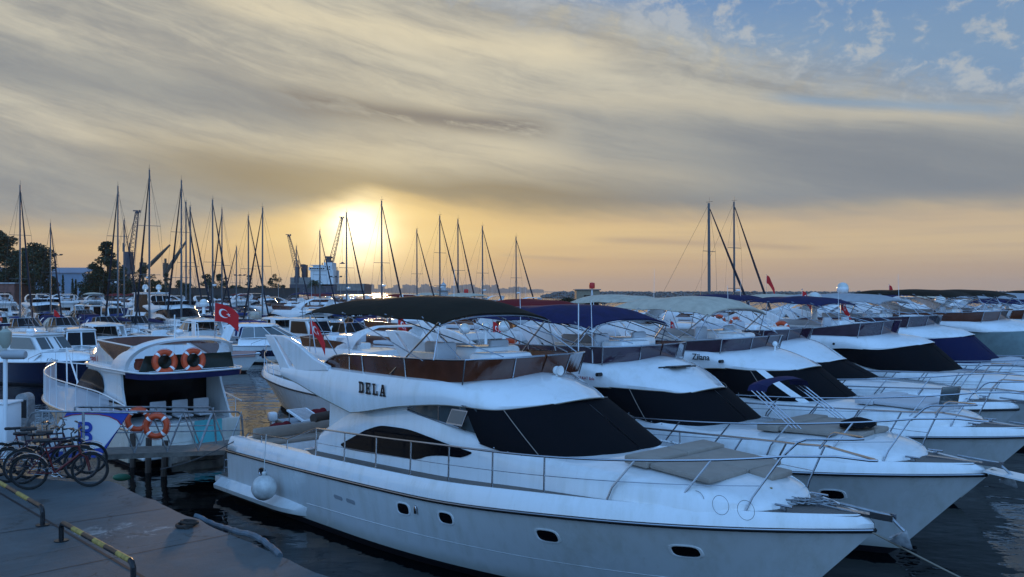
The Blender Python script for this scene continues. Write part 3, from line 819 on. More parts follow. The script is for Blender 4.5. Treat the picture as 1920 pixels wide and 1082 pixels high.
    mb.tube([(L-.5, 0, zb+.10), (L+.2, 0, zb+.06), (L+.42, 0, zb-.12)], .024, 6)
    mb.prism([(L+.42, 0, zb-.12), (L+.26, -.13, zb-.26), (L+.50, 0, zb-.36)], (.03, 0, .02)); mb.prism([(L+.42, 0, zb-.12), (L+.26, .13, zb-.26), (L+.50, 0, zb-.36)], (.03, 0, .02)); mb.tube([(L+.30, -.22, zb-.20), (L+.30, .22, zb-.20)], .016, 6)
    mb.build('anchor', 'galv', root)
    # portholes
    if g('ports', True):
        for q in (-1, 1):
            for (s, z, a, b_) in g('ports_at', [(7.53, 1.04, .17, .10), (8.76, 1.08, .17, .10), (11.05, 1.16, .19, .10), (13.30, 1.24, .19, .09)]):
                s *= rk
                def rr(k, sc_, o):
                    r = []
                    for i in range(24):
                        th = 2*pi*i/24; c, d = cos(th), sin(th)
                        x = a*sc_*math.copysign(abs(c)**.62, c); zz = b_*sc_*math.copysign(abs(d)**.62, d)
                        p = offs(s+x, z+zz+x*.05, o); r.append((p[0], p[1] if q < 0 else -p[1], p[2]))
                    return r
                mb = MB(); mb.loft([rr(0, 1.28, -.004), rr(0, 1.25, .014), rr(0, 1.05, .016), rr(0, 1.0, -.006)], closed=True)
                po = mb.build('porthole', 'gel', root)
                mb = MB(); mb.add(rr(0, 1.02, .004), [tuple(range(24))]); mb.build('pane', 'glass', po)
    P['_fn'] = dict(offs=offs, zuf=zuf, zt=zt, rt=rt, zr=zr, zsf=zsf, L=L)
    return root, P['_fn']
GYA = 'flybridge motor yachts in the near row'
def place(o, s, off, flip=False, dz=0, tilt=0):
    p = rowpt(s, off, dz); o.location = p; o.rotation_euler = (0, 0, RZ + (pi if flip else 0) + tilt); return o

# nearest yacht -------------------------------------------------------------
PD = dict(name='motor_yacht', bimini='canvas_dark', padgap=True, lean=0, cover_from=8.75)
dela, fn = yacht(PD); place(dela, 0, 0)
tag(dela, 'nearest white flybridge yacht lettered DELA, charcoal bimini, black windscreen cover', 'yacht', GYA)
def dela_details():
    offs = fn['offs']
    # slab serif lettering
    def slab(ch):
        r = lambda *b: list(b)
        if ch == 'D': return [(0, 0, .5, .16), (0, .84, .5, 1), (.10, 0, .30, 1), (.62, .2, .82, .8), (.45, .03, .72, .2), (.45, .8, .72, .97), (.55, .1, .78, .26), (.55, .74, .78, .9)]
        if ch == 'E': return [(0, 0, .80, .16), (0, .84, .80, 1), (.10, 0, .32, 1), (.3, .42, .58, .58), (.50, .32, .60, .68), (.68, .0, .80, .32), (.68, .68, .80, 1)]
        if ch == 'L': return [(0, 0, .80, .16), (0, .84, .44, 1), (.10, 0, .32, 1), (.66, 0, .80, .38)]
        return None
    mb = MB(); x = 5.63; h = .24; w = .215
    tt = lambda s: -(1.86-.06*max(0, (s-5)/4))-.036
    for ch in 'DELA':
        if ch == 'A':
            z0 = 3.085-.012*(x-5.6)
            for poly in ([(0, 0), (.34, 0), (.34, .13), (0, .13)], [(.5, 0), (.92, 0), (.92, .13), (.5, .13)], [(.08, .1), (.22, .1), (.52, .97), (.36, .97)], [(.62, .1), (.84, .1), (.62, 1), (.36, 1), (.30, .86), (.44, .86)], [(.2, .28), (.7, .28), (.7, .42), (.2, .42)]):
                mb.prism([(x+px*w, tt(x), z0+py*h) for px, py in poly], (0, -.012, 0))
        else:
            for k, (a, b, c, d) in enumerate(slab(ch)):
                z0 = 3.085-.012*(x-5.6)
                mb.box((x+(a+c)/2*w, tt(x)-.006-.0007*k, z0+(b+d)/2*h), ((c-a)*w, .012, (d-b)*h))
        x += .245
    mb.build('name_lettering', 'inkblack', dela, fix=False)
    # engine room vents
    for s in (5.25, 5.72):
        mb = MB(); r = []
        for (a, z) in ((-.17, 0), (-.14, .045), (.14, .035), (.17, -.01), (.14, -.05), (-.14, -.04)):
            p = offs(s+a, .87+z, .008); r.append(p)
        mb.add(r, [tuple(range(6))]); mb.build('hull_vent', 'greyhull', dela)
    mb = MB(); p = offs(7.95, 1.10, .0); mb.box((p[0], p[1]-.03, p[2]), (.06, .05, .16), bev=.02); mb.build('exhaust_outlet', 'steel', dela)
    # fairlead opening near the stern
    mb = MB(); r = []
    for i in range(16):
        th = 2*pi*i/16; r.append(offs(1.95+.17*cos(th), .90+.10*sin(th), .01))
    mb.add(r, [tuple(range(16))]); mb.build('fairlead', 'boot', dela)
    mb = MB(); mb.tube([offs(1.95+.18*cos(2*pi*i/18), .90+.11*sin(2*pi*i/18), .012) for i in range(18)], .018, 5, closed=True); mb.build('fairlead_ring', 'steel', dela)
    # spray sponson at the waterline aft
    mb = MB(); rings = []
    for s in lsp(-.3, 3.9, 16):
        k = max(0, min(1, (3.9-s)/1.0))**.6; b = 2.06
        rings.append([(s, -(b-.02), .12), (s, -(b+.26*k), .20), (s, -(b+.28*k), .30+.0*k), (s, -(b+.05), .40+.06*k), (s, -(b-.02), .42)])
    mb.loft(rings); mb.add(rings[0], [tuple(range(5))]); mb.build('spray_sponson', 'gel', dela)
    # knuckle crease
    mb = MB(); mb.tube([offs(s, .42+.022*s, .0) for s in lsp(3.9, 14.2, 40)], .009, 4); mb.build('hull_crease', 'hull', dela)
    # opened ventilation pane
    mb = MB(); mb.box((0, 0, 0), (.46, .02, .30)); o = mb.build('opened_window', 'steel', dela)
    o.location = (8.62, -1.72, 2.86); o.rotation_euler = (radians(-28), 0, 0)
    mb = MB(); mb.box((0, -.013, 0), (.41, .006, .25)); mb.build('pane', 'lglass', o)
    # stern ladder
    mb = MB()
    for y in (-1.75, -1.45): mb.tube([(-.9, y, .42), (-.9, y, .85), (-.75, y, 1.05), (-.5, y, 1.05), (-.35, y, .42)], .018, 6)
    for z in (.55, .75): mb.tube([(-.9, -1.75, z), (-.9, -1.45, z)], .015, 5)
    for y in (-1.75, -1.45): mb.tube([(-.72, y, 1.02), (-.3, y, .45)], .014, 5)
    mb.build('boarding_ladder', 'steel', dela)
    # horn, spotlight on the roof
    mb = MB(); mb.lathe([(0, 0), (.06, 0), (.05, .04), (.03, .06), (.03, .12), (0, .13)], (9.45, .1, 3.50), 12); mb.sphere((9.45, .1, 3.68), .085, 12, 8); mb.lathe([(0, .0), (.085, .0), (.095, .05), (.07, .05), (0, .02)], (9.50, .1, 3.68), 14, 'X')
    mb.build('search_light', 'gel', dela)
    # seats and gear seen through the bimini, aerial
    mb = MB(); mb.tube([(8.6, 1.66, 3.8), (8.6, 1.66, 4.95)], .012, 5); mb.build('aerial', 'white', dela)
    # foredeck clutter
    mb = MB(); random.seed(3)
    for k in range(3):
        c = Vector((14.55+.18*k, .12*(k-1), 2.02)); pts = []
        for i in range(60):
            a = i*.42; rr = .10+.05*sin(i*.7+k); pts.append((c.x+rr*cos(a)*1.3, c.y+rr*sin(a), c.z+.02+i*.0012+.01*sin(i*1.9)))
        mb.tube(pts, .012, 5)
    mb.tube([(14.6, 0, 2.08), (15.2, -.05, 2.06), (15.7, 0, 2.02)], .014, 5); mb.build('anchor_chain', 'galv', dela)
    # black towel on the pad gap
    mb = MB(); rings = []
    for i in range(9):
        rings.append([(13.55+.6*i/8, -.62+.62*j/6+.04*sin(i*1.3), 2.345-.16*(i/8)+.02*sin(i*1.7+j)) for j in range(7)])
    mb.loft(rings); mb.build('hatch_cover', 'cover', dela)
    for (a, b) in ((12.85, 13.2),):
        mb = MB()
        for k in range(3): mb.torus((13.55+.42*k, -fn['rt'](13.6)+.0, 2.08), .14, .0035, (0, 1, 0), 24, 4)
        mb.build('rope_loops', 'wire', dela)
dela_details()
# things hung on or lying on the nearest yacht
o = MB().sphere((0, 0, 0), .285, 20, 14).lathe([(.05, .27), (.055, .34), (.03, .37), (0, .37)], n=10).tube([(0, 0, .36), (.02, 0, .8), (.05, .0, 1.22)], .011, 5).build('ball_fender', ['fender'])
o.location = dela.matrix_basis @ Vector((2.72, -2.52, .72)); tag(o, 'large round white fender hanging by the stern of the yacht lettered DELA', 'fender')
o = MB().sphere((0, 0, 0), .075, 14, 10).lathe([(.02, .07), (.02, .1), (0, .1)], n=8).build('marker_buoy', 'yellow'); o.location = dela.matrix_basis @ Vector((14.25, -.25, 2.14)); tag(o, 'small yellow buoy lying on the bow deck of the yacht lettered DELA', 'buoy')

YS = []
def mk(s, off, label, flip=False, tilt=0, **kw):
    P = dict(name='motor_yacht', full=False); P.update(kw)
    r, f = yacht(P); place(r, s, off, flip, 0, tilt); tag(r, label, 'yacht', GYA); YS.append((r, f)); return r, f
y2, f2 = mk(-.25, 5.2, 'white flybridge yacht with navy bimini moored right behind the yacht lettered DELA', bimini='canvas_navy', glassmat='plum', full=True, send=9.96, tipz=2.98, ed=-.10, zsd=-.16, cf=8.3,
            cb=10.85, cover_from=6.2, sideglass=False, winmat='gel', padx=11.9, arch='fin', bim=(2.9, 7.45), bz=-.24, postlean=1)
y3, f3 = mk(-1.0, 10.6, 'white flybridge yacht lettered Zilana under a long cream bimini', bimini='canvas_cream', glassmat='plum', send=10.35, tipz=3.14, cf=8.75, cb=11.35, cover_from=7.3, sideglass=False, pillar=.42, zsd=-.1, padx=12.2, arch='fin', winmat='cover', bigwin=True, coamz=[(3.9, 3.62), (6.5, 3.72), (8.0, 3.84), (9.0, 3.95)], padmat='whitecush', bz=-.04, bim=(4.2, 7.9), full=True)
y4, f4 = mk(-2.8, 15.6, 'white yacht half hidden behind the yacht lettered Zilana, windscreen covered', bimini=None, glassmat='plum', send=10.5, tipz=2.98, ed=-.1, cf=8.9, cb=11.6, cover_from=8.0, sideglass=False, arch='none', pad=False)
y5, f5 = mk(-2.2, 20.8, 'white yacht with dolphin emblem and lifebuoy on its flybridge side, thin navy sunshade', bimini='canvas_navy', glassmat='plum', send=10.75, tipz=3.30, cf=9.2, cb=11.7, cover_from=7.7, sideglass=False, L=17.2, fz=.05, arch='fin', bim=(4.0, 7.2), bz=.02, crown=.45, pad=False, coam=[(6.9, 1.66), (8.7, 1.60), (9.15, .7), (9.2, 0)], coamz=[(6.9, 3.74), (9.4, 4.10)])
y6, f6 = mk(-3.0, 26.2, 'white yacht with navy windscreen cover and long pale grey canopy behind the dolphin emblem yacht', bimini='canvas_white', glassmat='plum', send=11.1, cf=9.5, cb=12.1, cover_from=7.2, sideglass=False, covermat='covernavy', fz=.22, L=16.5, arch='fin', crown=.6, bz=-.1, padmat='whitecush')
y7, f7 = mk(-2.0, 31.8, 'white yacht with grey green windscreen cover at the far end of the near row', bimini='canvas_dark', glassmat='brown', crown=.5, send=11.2, cf=9.5, cb=12.6, cover_from=5.0, sideglass=False, covermat='covergreen', fz=.35, L=17, arch='curve')
# ------------------------------------------------------------------ smaller boats
def hullform(root, L, B, h0, h1, hm='gel', wl=.93, bm='boot', stripe=None, cap=True, deckmat='gel'):
    zr = curve([(0, h0), (.5, h0+(h1-h0)*.35), (1, h1)])
    bf = lambda f: B*(1-max(0, (f-.42)/.58)**2.5)*(1-.07*max(0, (.3-f)/.3))
    wf = lambda f: B*wl*(1-max(0, (f-.3)/.7)**1.9)
    stem = lambda z: L-(h1-z)*.8 if z > 0 else L-h1*.8+z*2
    def side(f, z):
        k = max(0, z/zr(f))**1.2; return (f*stem(z), wf(f)+(bf(f)-wf(f))*k if z >= 0 else wf(f)*(1+z*.6))
    fs = [1-(1-f)**1.2 for f in lsp(0, 1, 18)]
    def skin(lv, name, m, off=0):
        mb = MB(); rings = []
        for f in fs:
            r = []
            for q in lv:
                z = zr(f)*q[1] if q[0] == 'r' else q[1]; s, t = side(f, z); r.append((s+off*(f > .97), -(max(0, t)+off), z))
            rings.append(r)
        mb.loft(rings); mb.mirror(); e = rings[0]; mb.add(e+[(x, -y, z) for x, y, z in e[::-1]], [tuple(range(2*len(e)))])
        return mb.build(name, m, root)
    skin([('a', .12), ('r', .4), ('r', .7), ('r', 1)], 'hull', hm)
    skin([('a', -.5), ('a', -.05), ('a', .12)], 'boot_stripe', bm)
    if stripe: skin([('r', stripe[1]), ('r', (stripe[1]+stripe[2])/2), ('r', stripe[2])], 'hull_stripe', stripe[0], .012)
    mb = MB(); mb.loft([[(f*L-.02*(f > .9), -max(0, bf(f)-.02), zr(f)), (f*L-.05*(f > .9), -max(0, bf(f)-.10), zr(f)+.05), (f*L-.1*(f > .9), 0, zr(f)+.09)] for f in fs]); mb.mirror(); mb.build('deck', deckmat, root)
    mb = MB(); mb.tube([(f*L, -(bf(f)+.0), zr(f)) for f in fs], .03, 5); mb.mirror(); mb.build('rub_rail', 'steel', root)
    return zr, bf, side
def house(root, name, m, st, y=1, crownk=.08, cap=True):
    """st: list of (s, halfwidth, z0, z1, halfwidth_top)"""
    mb = MB(); rings = []
    for (s, w, z0, z1, w1) in st:
        q = min(1, w*2)
        rings.append([(s, -w, z0), (s, -w1, z1-.06*q), (s, -max(0, w1-.05*q), z1-.015*q), (s, -max(0, w1-.14*q), z1), (s, 0, z1+crownk*q)])
    mb.loft(rings); mb.mirror()
    for e in ((rings[0], rings[-1]) if cap else ()): mb.add(e+[(x, -y_, z) for x, y_, z in e[::-1]], [tuple(range(10))])
    return mb.build(name, m, root)
def pane(mb, pts):
    n = len(pts); mb.add(pts, [tuple(range(n))]); return mb
def rails(root, L, zr, bf, s0, s1, h, n=6, off=.08, r=.014):
    for q in (-1, 1):
        mb = MB(); f = lambda s: (s, q*max(.12, bf(min(1, s/L))-off), zr(min(1, s/L)))
        P = []
        for s in lsp(s0, s1, 14): x, y, z = f(s); P.append((x, y, z+h*min(1, .4+(s-s0)*.6)))
        x, y, z = f(s1); P.append((x+.2, q*.1, z+h*1.0)); mb.tube(P, r, 5)
        for s in lsp(s0, s1, n): x, y, z = f(s); mb.tube([(x, y, z), (x, y, z+h*min(1, .4+(s-s0)*.6))], r*.8, 4)
        mb.build('guard_rail', 'steel', root)
def express(name='express_cruiser', L=11, B=1.65, stripe=('navyhull', .42, .74), hard=True, hm='gel', canvas=None, fend=False):
    root = empty(name); zr, bf, sd = hullform(root, L, B, 1.15, 1.5, hm, stripe=stripe)
    k = L/11
    house(root, 'coachroof', 'gel', [(3.2*k, 1.35, 1.15, 1.75, 1.25), (5*k, 1.3, 1.25, 1.85, 1.15), (6.8*k, 1.15, 1.3, 1.85, 1.0), (8.4*k, .8, 1.35, 1.72, .65), (9.6*k, .3, 1.42, 1.55, .2)])
    # windscreen wraps the helm
    mb = MB(); lo = [(3.4, -1.30, 1.78), (4.6, -1.28, 1.84), (6.0, -1.1, 1.9), (6.9, -.55, 1.93), (7.1, 0, 1.94)]
    hi = [(3.5, -1.12, 2.55), (4.4, -1.08, 2.62), (4.95, -.92, 2.66), (5.3, -.45, 2.68), (5.4, 0, 2.69)]
    sc_ = lambda p: (p[0]*k, p[1], p[2]); mb.loft([[sc_(a), sc_(b)] for a, b in zip(lo, hi)], smooth=False); mb.mirror()
    ws = mb.build('windscreen', 'lglass' if hard else 'glass', root)
    mb = MB(); mb.tube([sc_(p) for p in lo], .03, 5); mb.tube([sc_(p) for p in hi], .03, 5)
    for a, b in zip(lo, hi): mb.tube([sc_(a), sc_(b)], .025, 5)
    mb.mirror(); mb.build('window_frame', 'gel' if hard else 'steel', ws)
    if hard:
        house(root, 'hardtop', 'gel', [(1.7*k, 1.1, 2.60, 2.70, 1.05), (2.4*k, 1.22, 2.62, 2.80, 1.15), (4*k, 1.2, 2.64, 2.84, 1.1), (5.0*k, 1.0, 2.64, 2.80, .9), (5.45*k, .5, 2.66, 2.74, .4)])
        for q in (-1, 1):
            mb = MB(); mb.prism([(1.5*k, q*1.42, 1.15), (2.3*k, q*1.40, 1.15), (2.9*k, q*1.18, 2.68), (2.1*k, q*1.18, 2.68)], (0, -q*.08, 0)); mb.build('hardtop_post', 'gel', root)
    else:
        mb = MB(); rings = []
        for i in lsp(0, 1, 13):
            a = pi*i; rings.append([(2.3*k-.5*sin(a)+x, -1.35*cos(a)*(1 if abs(cos(a)) < .9 else 1), 1.3+1.25*sin(a)**.5+z) for x, z in ((-.18, 0), (0, .05), (.18, 0), (0, -.05))])
        mb.loft(rings, closed=True, cap=True); mb.build('radar_arch', 'gel', root)
    if canvas:
        mb = MB(); rings = []
        for s in lsp(.4, 3.6, 7): rings.append([(s*k, 1.25*cos(a), 1.3+ (1.3 if s > 1 else .9+.4*s)*min(1, 1.25*sin(a))**.7) for a in lsp(0, pi, 11)])
        mb.loft(rings, cap=True); mb.build('canvas_top', canvas, root)
    mb = MB(); mb.box((1.1*k, 0, 1.28), (.8, 2.2, .3), bev=.08); mb.build('stern_seat', 'whitecush', root)
    rails(root, L, zr, bf, 4.6*k, 10.4*k, .5, 6)
    if fend:
        for s in (6.2, 8.0):
            x, t = sd(s/L, .8); f = MB().tube([(x, t+.16, 1.05), (x, t+.16, 1.0), (x, t+.16, .5), (x, t+.15, .42)], [.05, .13, .13, .05], 10); f.tube([(x, t+.14, 1.05), (x, t+.02, 1.45)], .01, 4); FEND.append((f, root))
            f = MB().tube([(x, -t-.16, 1.05), (x, -t-.16, 1.0), (x, -t-.16, .5), (x, -t-.15, .42)], [.05, .13, .13, .05], 10); f.tube([(x, -t-.14, 1.05), (x, -t-.02, 1.45)], .01, 4); FEND.append((f, root))
    return root
FEND = []
def pilothouse(name='cabin_boat', L=8, B=1.4, hm='gel', h0=1.0, h1=1.5, wz=2.9, s0=2.2, s1=4.4, dark='glass', radar=False, three=False):
    root = empty(name); zr, bf, sd = hullform(root, L, B, h0, h1, hm)
    zd = h0+.05; w = B*.72
    house(root, 'coachroof', 'gel', [(s1-.2, w, zd, zd+.75, w*.92), (s1+.9, w*.95, zd, zd+.68, w*.8), (L*.80, w*.6, zd+.2, zd+.6, w*.42), (L*.88, w*.3, zd+.3, zd+.45, w*.15)])
    house(root, 'wheelhouse', 'gel', [(s0, w, zd, wz, w*.9), (s0+.2, w, zd, wz+.02, w*.9), (s1-.5, w, zd, wz+.02, w*.88), (s1-.3, w, zd, wz-.04, w*.85), (s1+.45, w*.97, zd+.5, zd+.72, w*.92)], crownk=.04)
    house(root, 'roof', 'gel', [(s0-.5, w*.95, wz-.0, wz+.09, w*.9), (s1-.2, w*.95, wz, wz+.09, w*.88)], crownk=.05)
    mb = MB(); a, b = zd+.80, wz-.12
    xf = lambda z: s1-.3+.03+(.75)*(wz-.04-z)/(wz-.04-zd-.72)
    hw = lambda z: w*(.85+.07*(wz-z)/(wz-a))
    cuts = ((-.92, -.36), (-.30, .30), (.36, .92)) if three else ((-.9, .9),)
    for (p, q) in cuts: pane(mb, [(xf(a), p*hw(a), a), (xf(a), q*hw(a), a), (xf(b), q*hw(b), b), (xf(b), p*hw(b), b)])
    mb.build('windscreen', dark, root)
    mb = MB()
    for q in (-1, 1):
        y0, y1 = q*(w*.985+.012), q*(w*.915+.012)
        pane(mb, [(s0+.3, y0, a), (s1+.05, y0, a), (s1-.5, y1, b), (s0+.3, y1, b)])
    mb.build('side_window', dark, root)
    mb = MB(); mb.box((s0-.01, 0, (zd+wz)/2), (.02, w*1.0, wz-zd-.35)); mb.build('door', 'glass', root)
    mb = MB(); mb.box((1.1, 0, zd+.1), (1.6, 2*w, .35), bev=.05); mb.build('engine_box', 'gel', root)
    mb = MB(); mb.tube([(s0+.4, 0, wz), (s0+.3, 0, wz+.9)], .03, 5); mb.tube([(s0+.35, .3, wz), (s0+.1, .3, wz+1.6)], .012, 4); mb.box((s0+.35, 0, wz+.55), (.12, .5, .05)); mb.build('mast', 'alu', root)
    if radar: mb = MB(); mb.lathe([(0, 0), (.2, 0), (.26, .08), (.22, .2), (0, .25)], (s0+.5, 0, wz+.12), 14); mb.build('radar_dome', 'gel', root)
    rails(root, L, zr, bf, s1, L*.93, .55, 5)
    return root
def sailboat(hm, zmast, L=11.5, cover='canvas_blue', boomz=2.3, radar=False, jib='canvas_navy', nsp=1, hull='gel', lean=0, mr=.085, back=True, name='sailing_yacht', jibr=.07):
    root = empty(name); B = L*.155
    zr, bf, sd = hullform(root, L, B, 1.05, 1.35, hm, wl=.86, stripe=('navyhull', .84, .93))
    house(root, 'coachroof', 'gel', [(3.0, 1.0, 1.1, 1.55, .9), (5.2, 1.0, 1.15, 1.62, .85), (7.0, .8, 1.2, 1.55, .65), (8.3, .35, 1.25, 1.4, .25)])
    mb = MB()
    for q in (-1, 1): pane(mb, [(3.4, q*.99, 1.3), (6.6, q*.84, 1.32), (6.3, q*.83, 1.46), (3.4, q*.945, 1.48)])
    mb.build('cabin_window', 'glass', root)
    xm = L*.58; mk_ = (0, 0)
    mb = MB(); mb.tube([(xm, 0, 1.2), (xm-.02, 0, zmast*.5), (xm-.05, 0, zmast)], [mr, mr, mr*.75], 8); m = mb.build('mast', 'alu', root)
    mb = MB(); mb.tube([(xm, 0, zmast), (xm, 0, zmast+.5)], .012, 4); mb.tube([(xm-.3, 0, zmast+.1), (xm+.3, 0, zmast+.12)], .015, 4); mb.build('masthead_gear', 'wire', m)
    mb = MB(); spz = [zmast*.55] if nsp == 1 else [zmast*.40, zmast*.68]
    for z in spz: mb.tube([(xm, -1.05, z), (xm, 1.05, z)], .025, 4)
    mb.build('spreader', 'alu', m)
    if radar: mb = MB(); mb.lathe([(0, 0), (.18, 0), (.24, .06), (.22, .17), (0, .2)], (xm+.4, 0, zmast*.38), 12); mb.box((xm+.2, 0, zmast*.38-.03), (.4, .08, .04)); mb.build('radar_dome', 'gel', m)
    mb = MB(); mb.tube([(xm-.1, 0, boomz), (xm-.1-L*.36, 0, boomz+.05)], .07, 6); mb.build('boom', 'alu', root)
    mb = MB(); mb.tube([(xm-.12, 0, boomz+.25), (xm-1.5, 0, boomz+.22), (xm-L*.2, 0, boomz+.18), (xm-L*.36, 0, boomz+.14)], [.16, .2, .17, .08], 8); mb.build('sail_cover', cover, root)
    mb = MB(); zj = zmast*.96
    mb.tube([(L-.3, 0, 1.5), (L-.3-(L-.3-xm)*.5, 0, 1.5+(zj-1.5)*.5), (xm+.06, 0, zj)], [jibr, jibr*.9, jibr*.35], 6); mb.build('furled_jib', jib, root)
    mb = MB(); r = .012
    if back: mb.tube([(.1, 0, 1.2), (xm, 0, zmast)], r, 4)
    for q in (-1, 1):
        mb.tube([(xm-.1, q*(bf(.55)-.1), 1.2), (xm, q*1.05, spz[-1]), (xm, 0, zmast*.97)], r, 4); mb.tube([(xm+.2, q*(bf(.55)-.1), 1.2), (xm, q*.05, spz[0])], r, 4)
    mb.build('standing_rigging', 'wire', root)
    rails(root, L, zr, bf, .5, L*.94, .6, 7)
    return root

# ------------------------------------------------------------------ flags, lifebuoys
def lifebuoy(loc, nrm, label, R=.275, r=.075, group=None, name='lifebuoy'):
    root = empty(name, loc); tag(root, label, 'lifebuoy', group)
    nv = Vector(nrm).normalized()
    MB().torus((0, 0, 0), R, r, nv, 32, 10).build('ring', 'orange', root)
    a = nv.cross(Vector((0, 0, 1))).normalized(); b = nv.cross(a)
    for k in range(4):
        th = pi/4+k*pi/2; mb = MB(); rings = []
        for dth in (-.11, .11):
            d = a*cos(th+dth)+b*sin(th+dth); rings.append([d*(R+(r+.006)*cos(2*pi*j/10))+nv*((r+.006)*sin(2*pi*j/10)) for j in range(10)])
        mb.loft(rings, closed=True); mb.build('reflective_band', 'emblem', root)
    mb = MB(); pts = []
    for i in range(33):
        th = 2*pi*i/32; d = a*cos(th)+b*sin(th); pts.append(d*(R+r+.004+.014*abs(sin(2*(th-pi/4)))))
    mb.tube(pts, .008, 4); mb.build('grab_line', 'orange', root)
    return root
def flag(loc, h, label, size=(1.0, .65), dirx=(1, 0), droop=.0, pole=2.0, lean=0, emblem=True, group=None, cat='flag'):
    root = empty('flag', loc); tag(root, label, cat, group)
    dx = Vector((dirx[0], dirx[1], 0)).normalized(); px = Vector((dx.y, -dx.x, 0))
    mb = MB(); mb.tube([(0, 0, 0), dx*lean*pole+Vector((0, 0, pole))], .014, 6); mb.sphere(dx*lean*pole+Vector((0, 0, pole+.02)), .03, 8, 6); mb.build('pole', 'steel', root)
    w, hh = size
    def P(a, b, o=0):
        q = dx*(lean*(pole-b*hh)) + dx*(a*w*(1-.35*droop)) + Vector((0, 0, pole-.05-b*hh*(1-.12*a)-a*a*w*(.35+.9*droop)))
        return q + px*(.06*sin(a*7+b*1.5)*min(1, a*3)*1.2 + o)
    mb = MB(); mb.loft([[P(a, b, .003) for b in lsp(0, 1, 8)] for a in lsp(0, 1, 14)]+[[P(a, b, -.003) for b in lsp(0, 1, 8)] for a in lsp(1, 0, 14)])
    cl = mb.build('cloth', 'red', root)
    if emblem:
        mb = MB()
        for o in (.006, -.006):
            # crescent and star
            cx_, cy_, R1 = .36, .5, .25
            asp = hh/w
            out = []; inn = []
            for i in range(21):
                th = radians(38)+radians(284)*i/20
                out.append((cx_+R1*asp*cos(th), cy_+R1*sin(th)))
            for i in range(21):
                th = radians(52)+radians(256)*i/20
                inn.append((cx_+.0625*asp+.2*asp*cos(th), cy_+.2*sin(th)))
            mb.loft([[P(a[0], a[1], o), P(b[0], b[1], o)] for a, b in zip(out, inn)], smooth=False)
            sx_, sy_ = .36+.27*asp*.9, .5; st = []
            for i in range(10):
                rr = .125 if i % 2 == 0 else .05; th = pi+i*pi/5; st.append(P(sx_+rr*asp*cos(th), sy_+rr*sin(th), o))
            mb.add(st+[P(sx_, sy_, o)], [(i, (i+1) % 10, 10) for i in range(10)])
        mb.build('crescent_and_star', 'emblem', cl, fix=False)
    return root

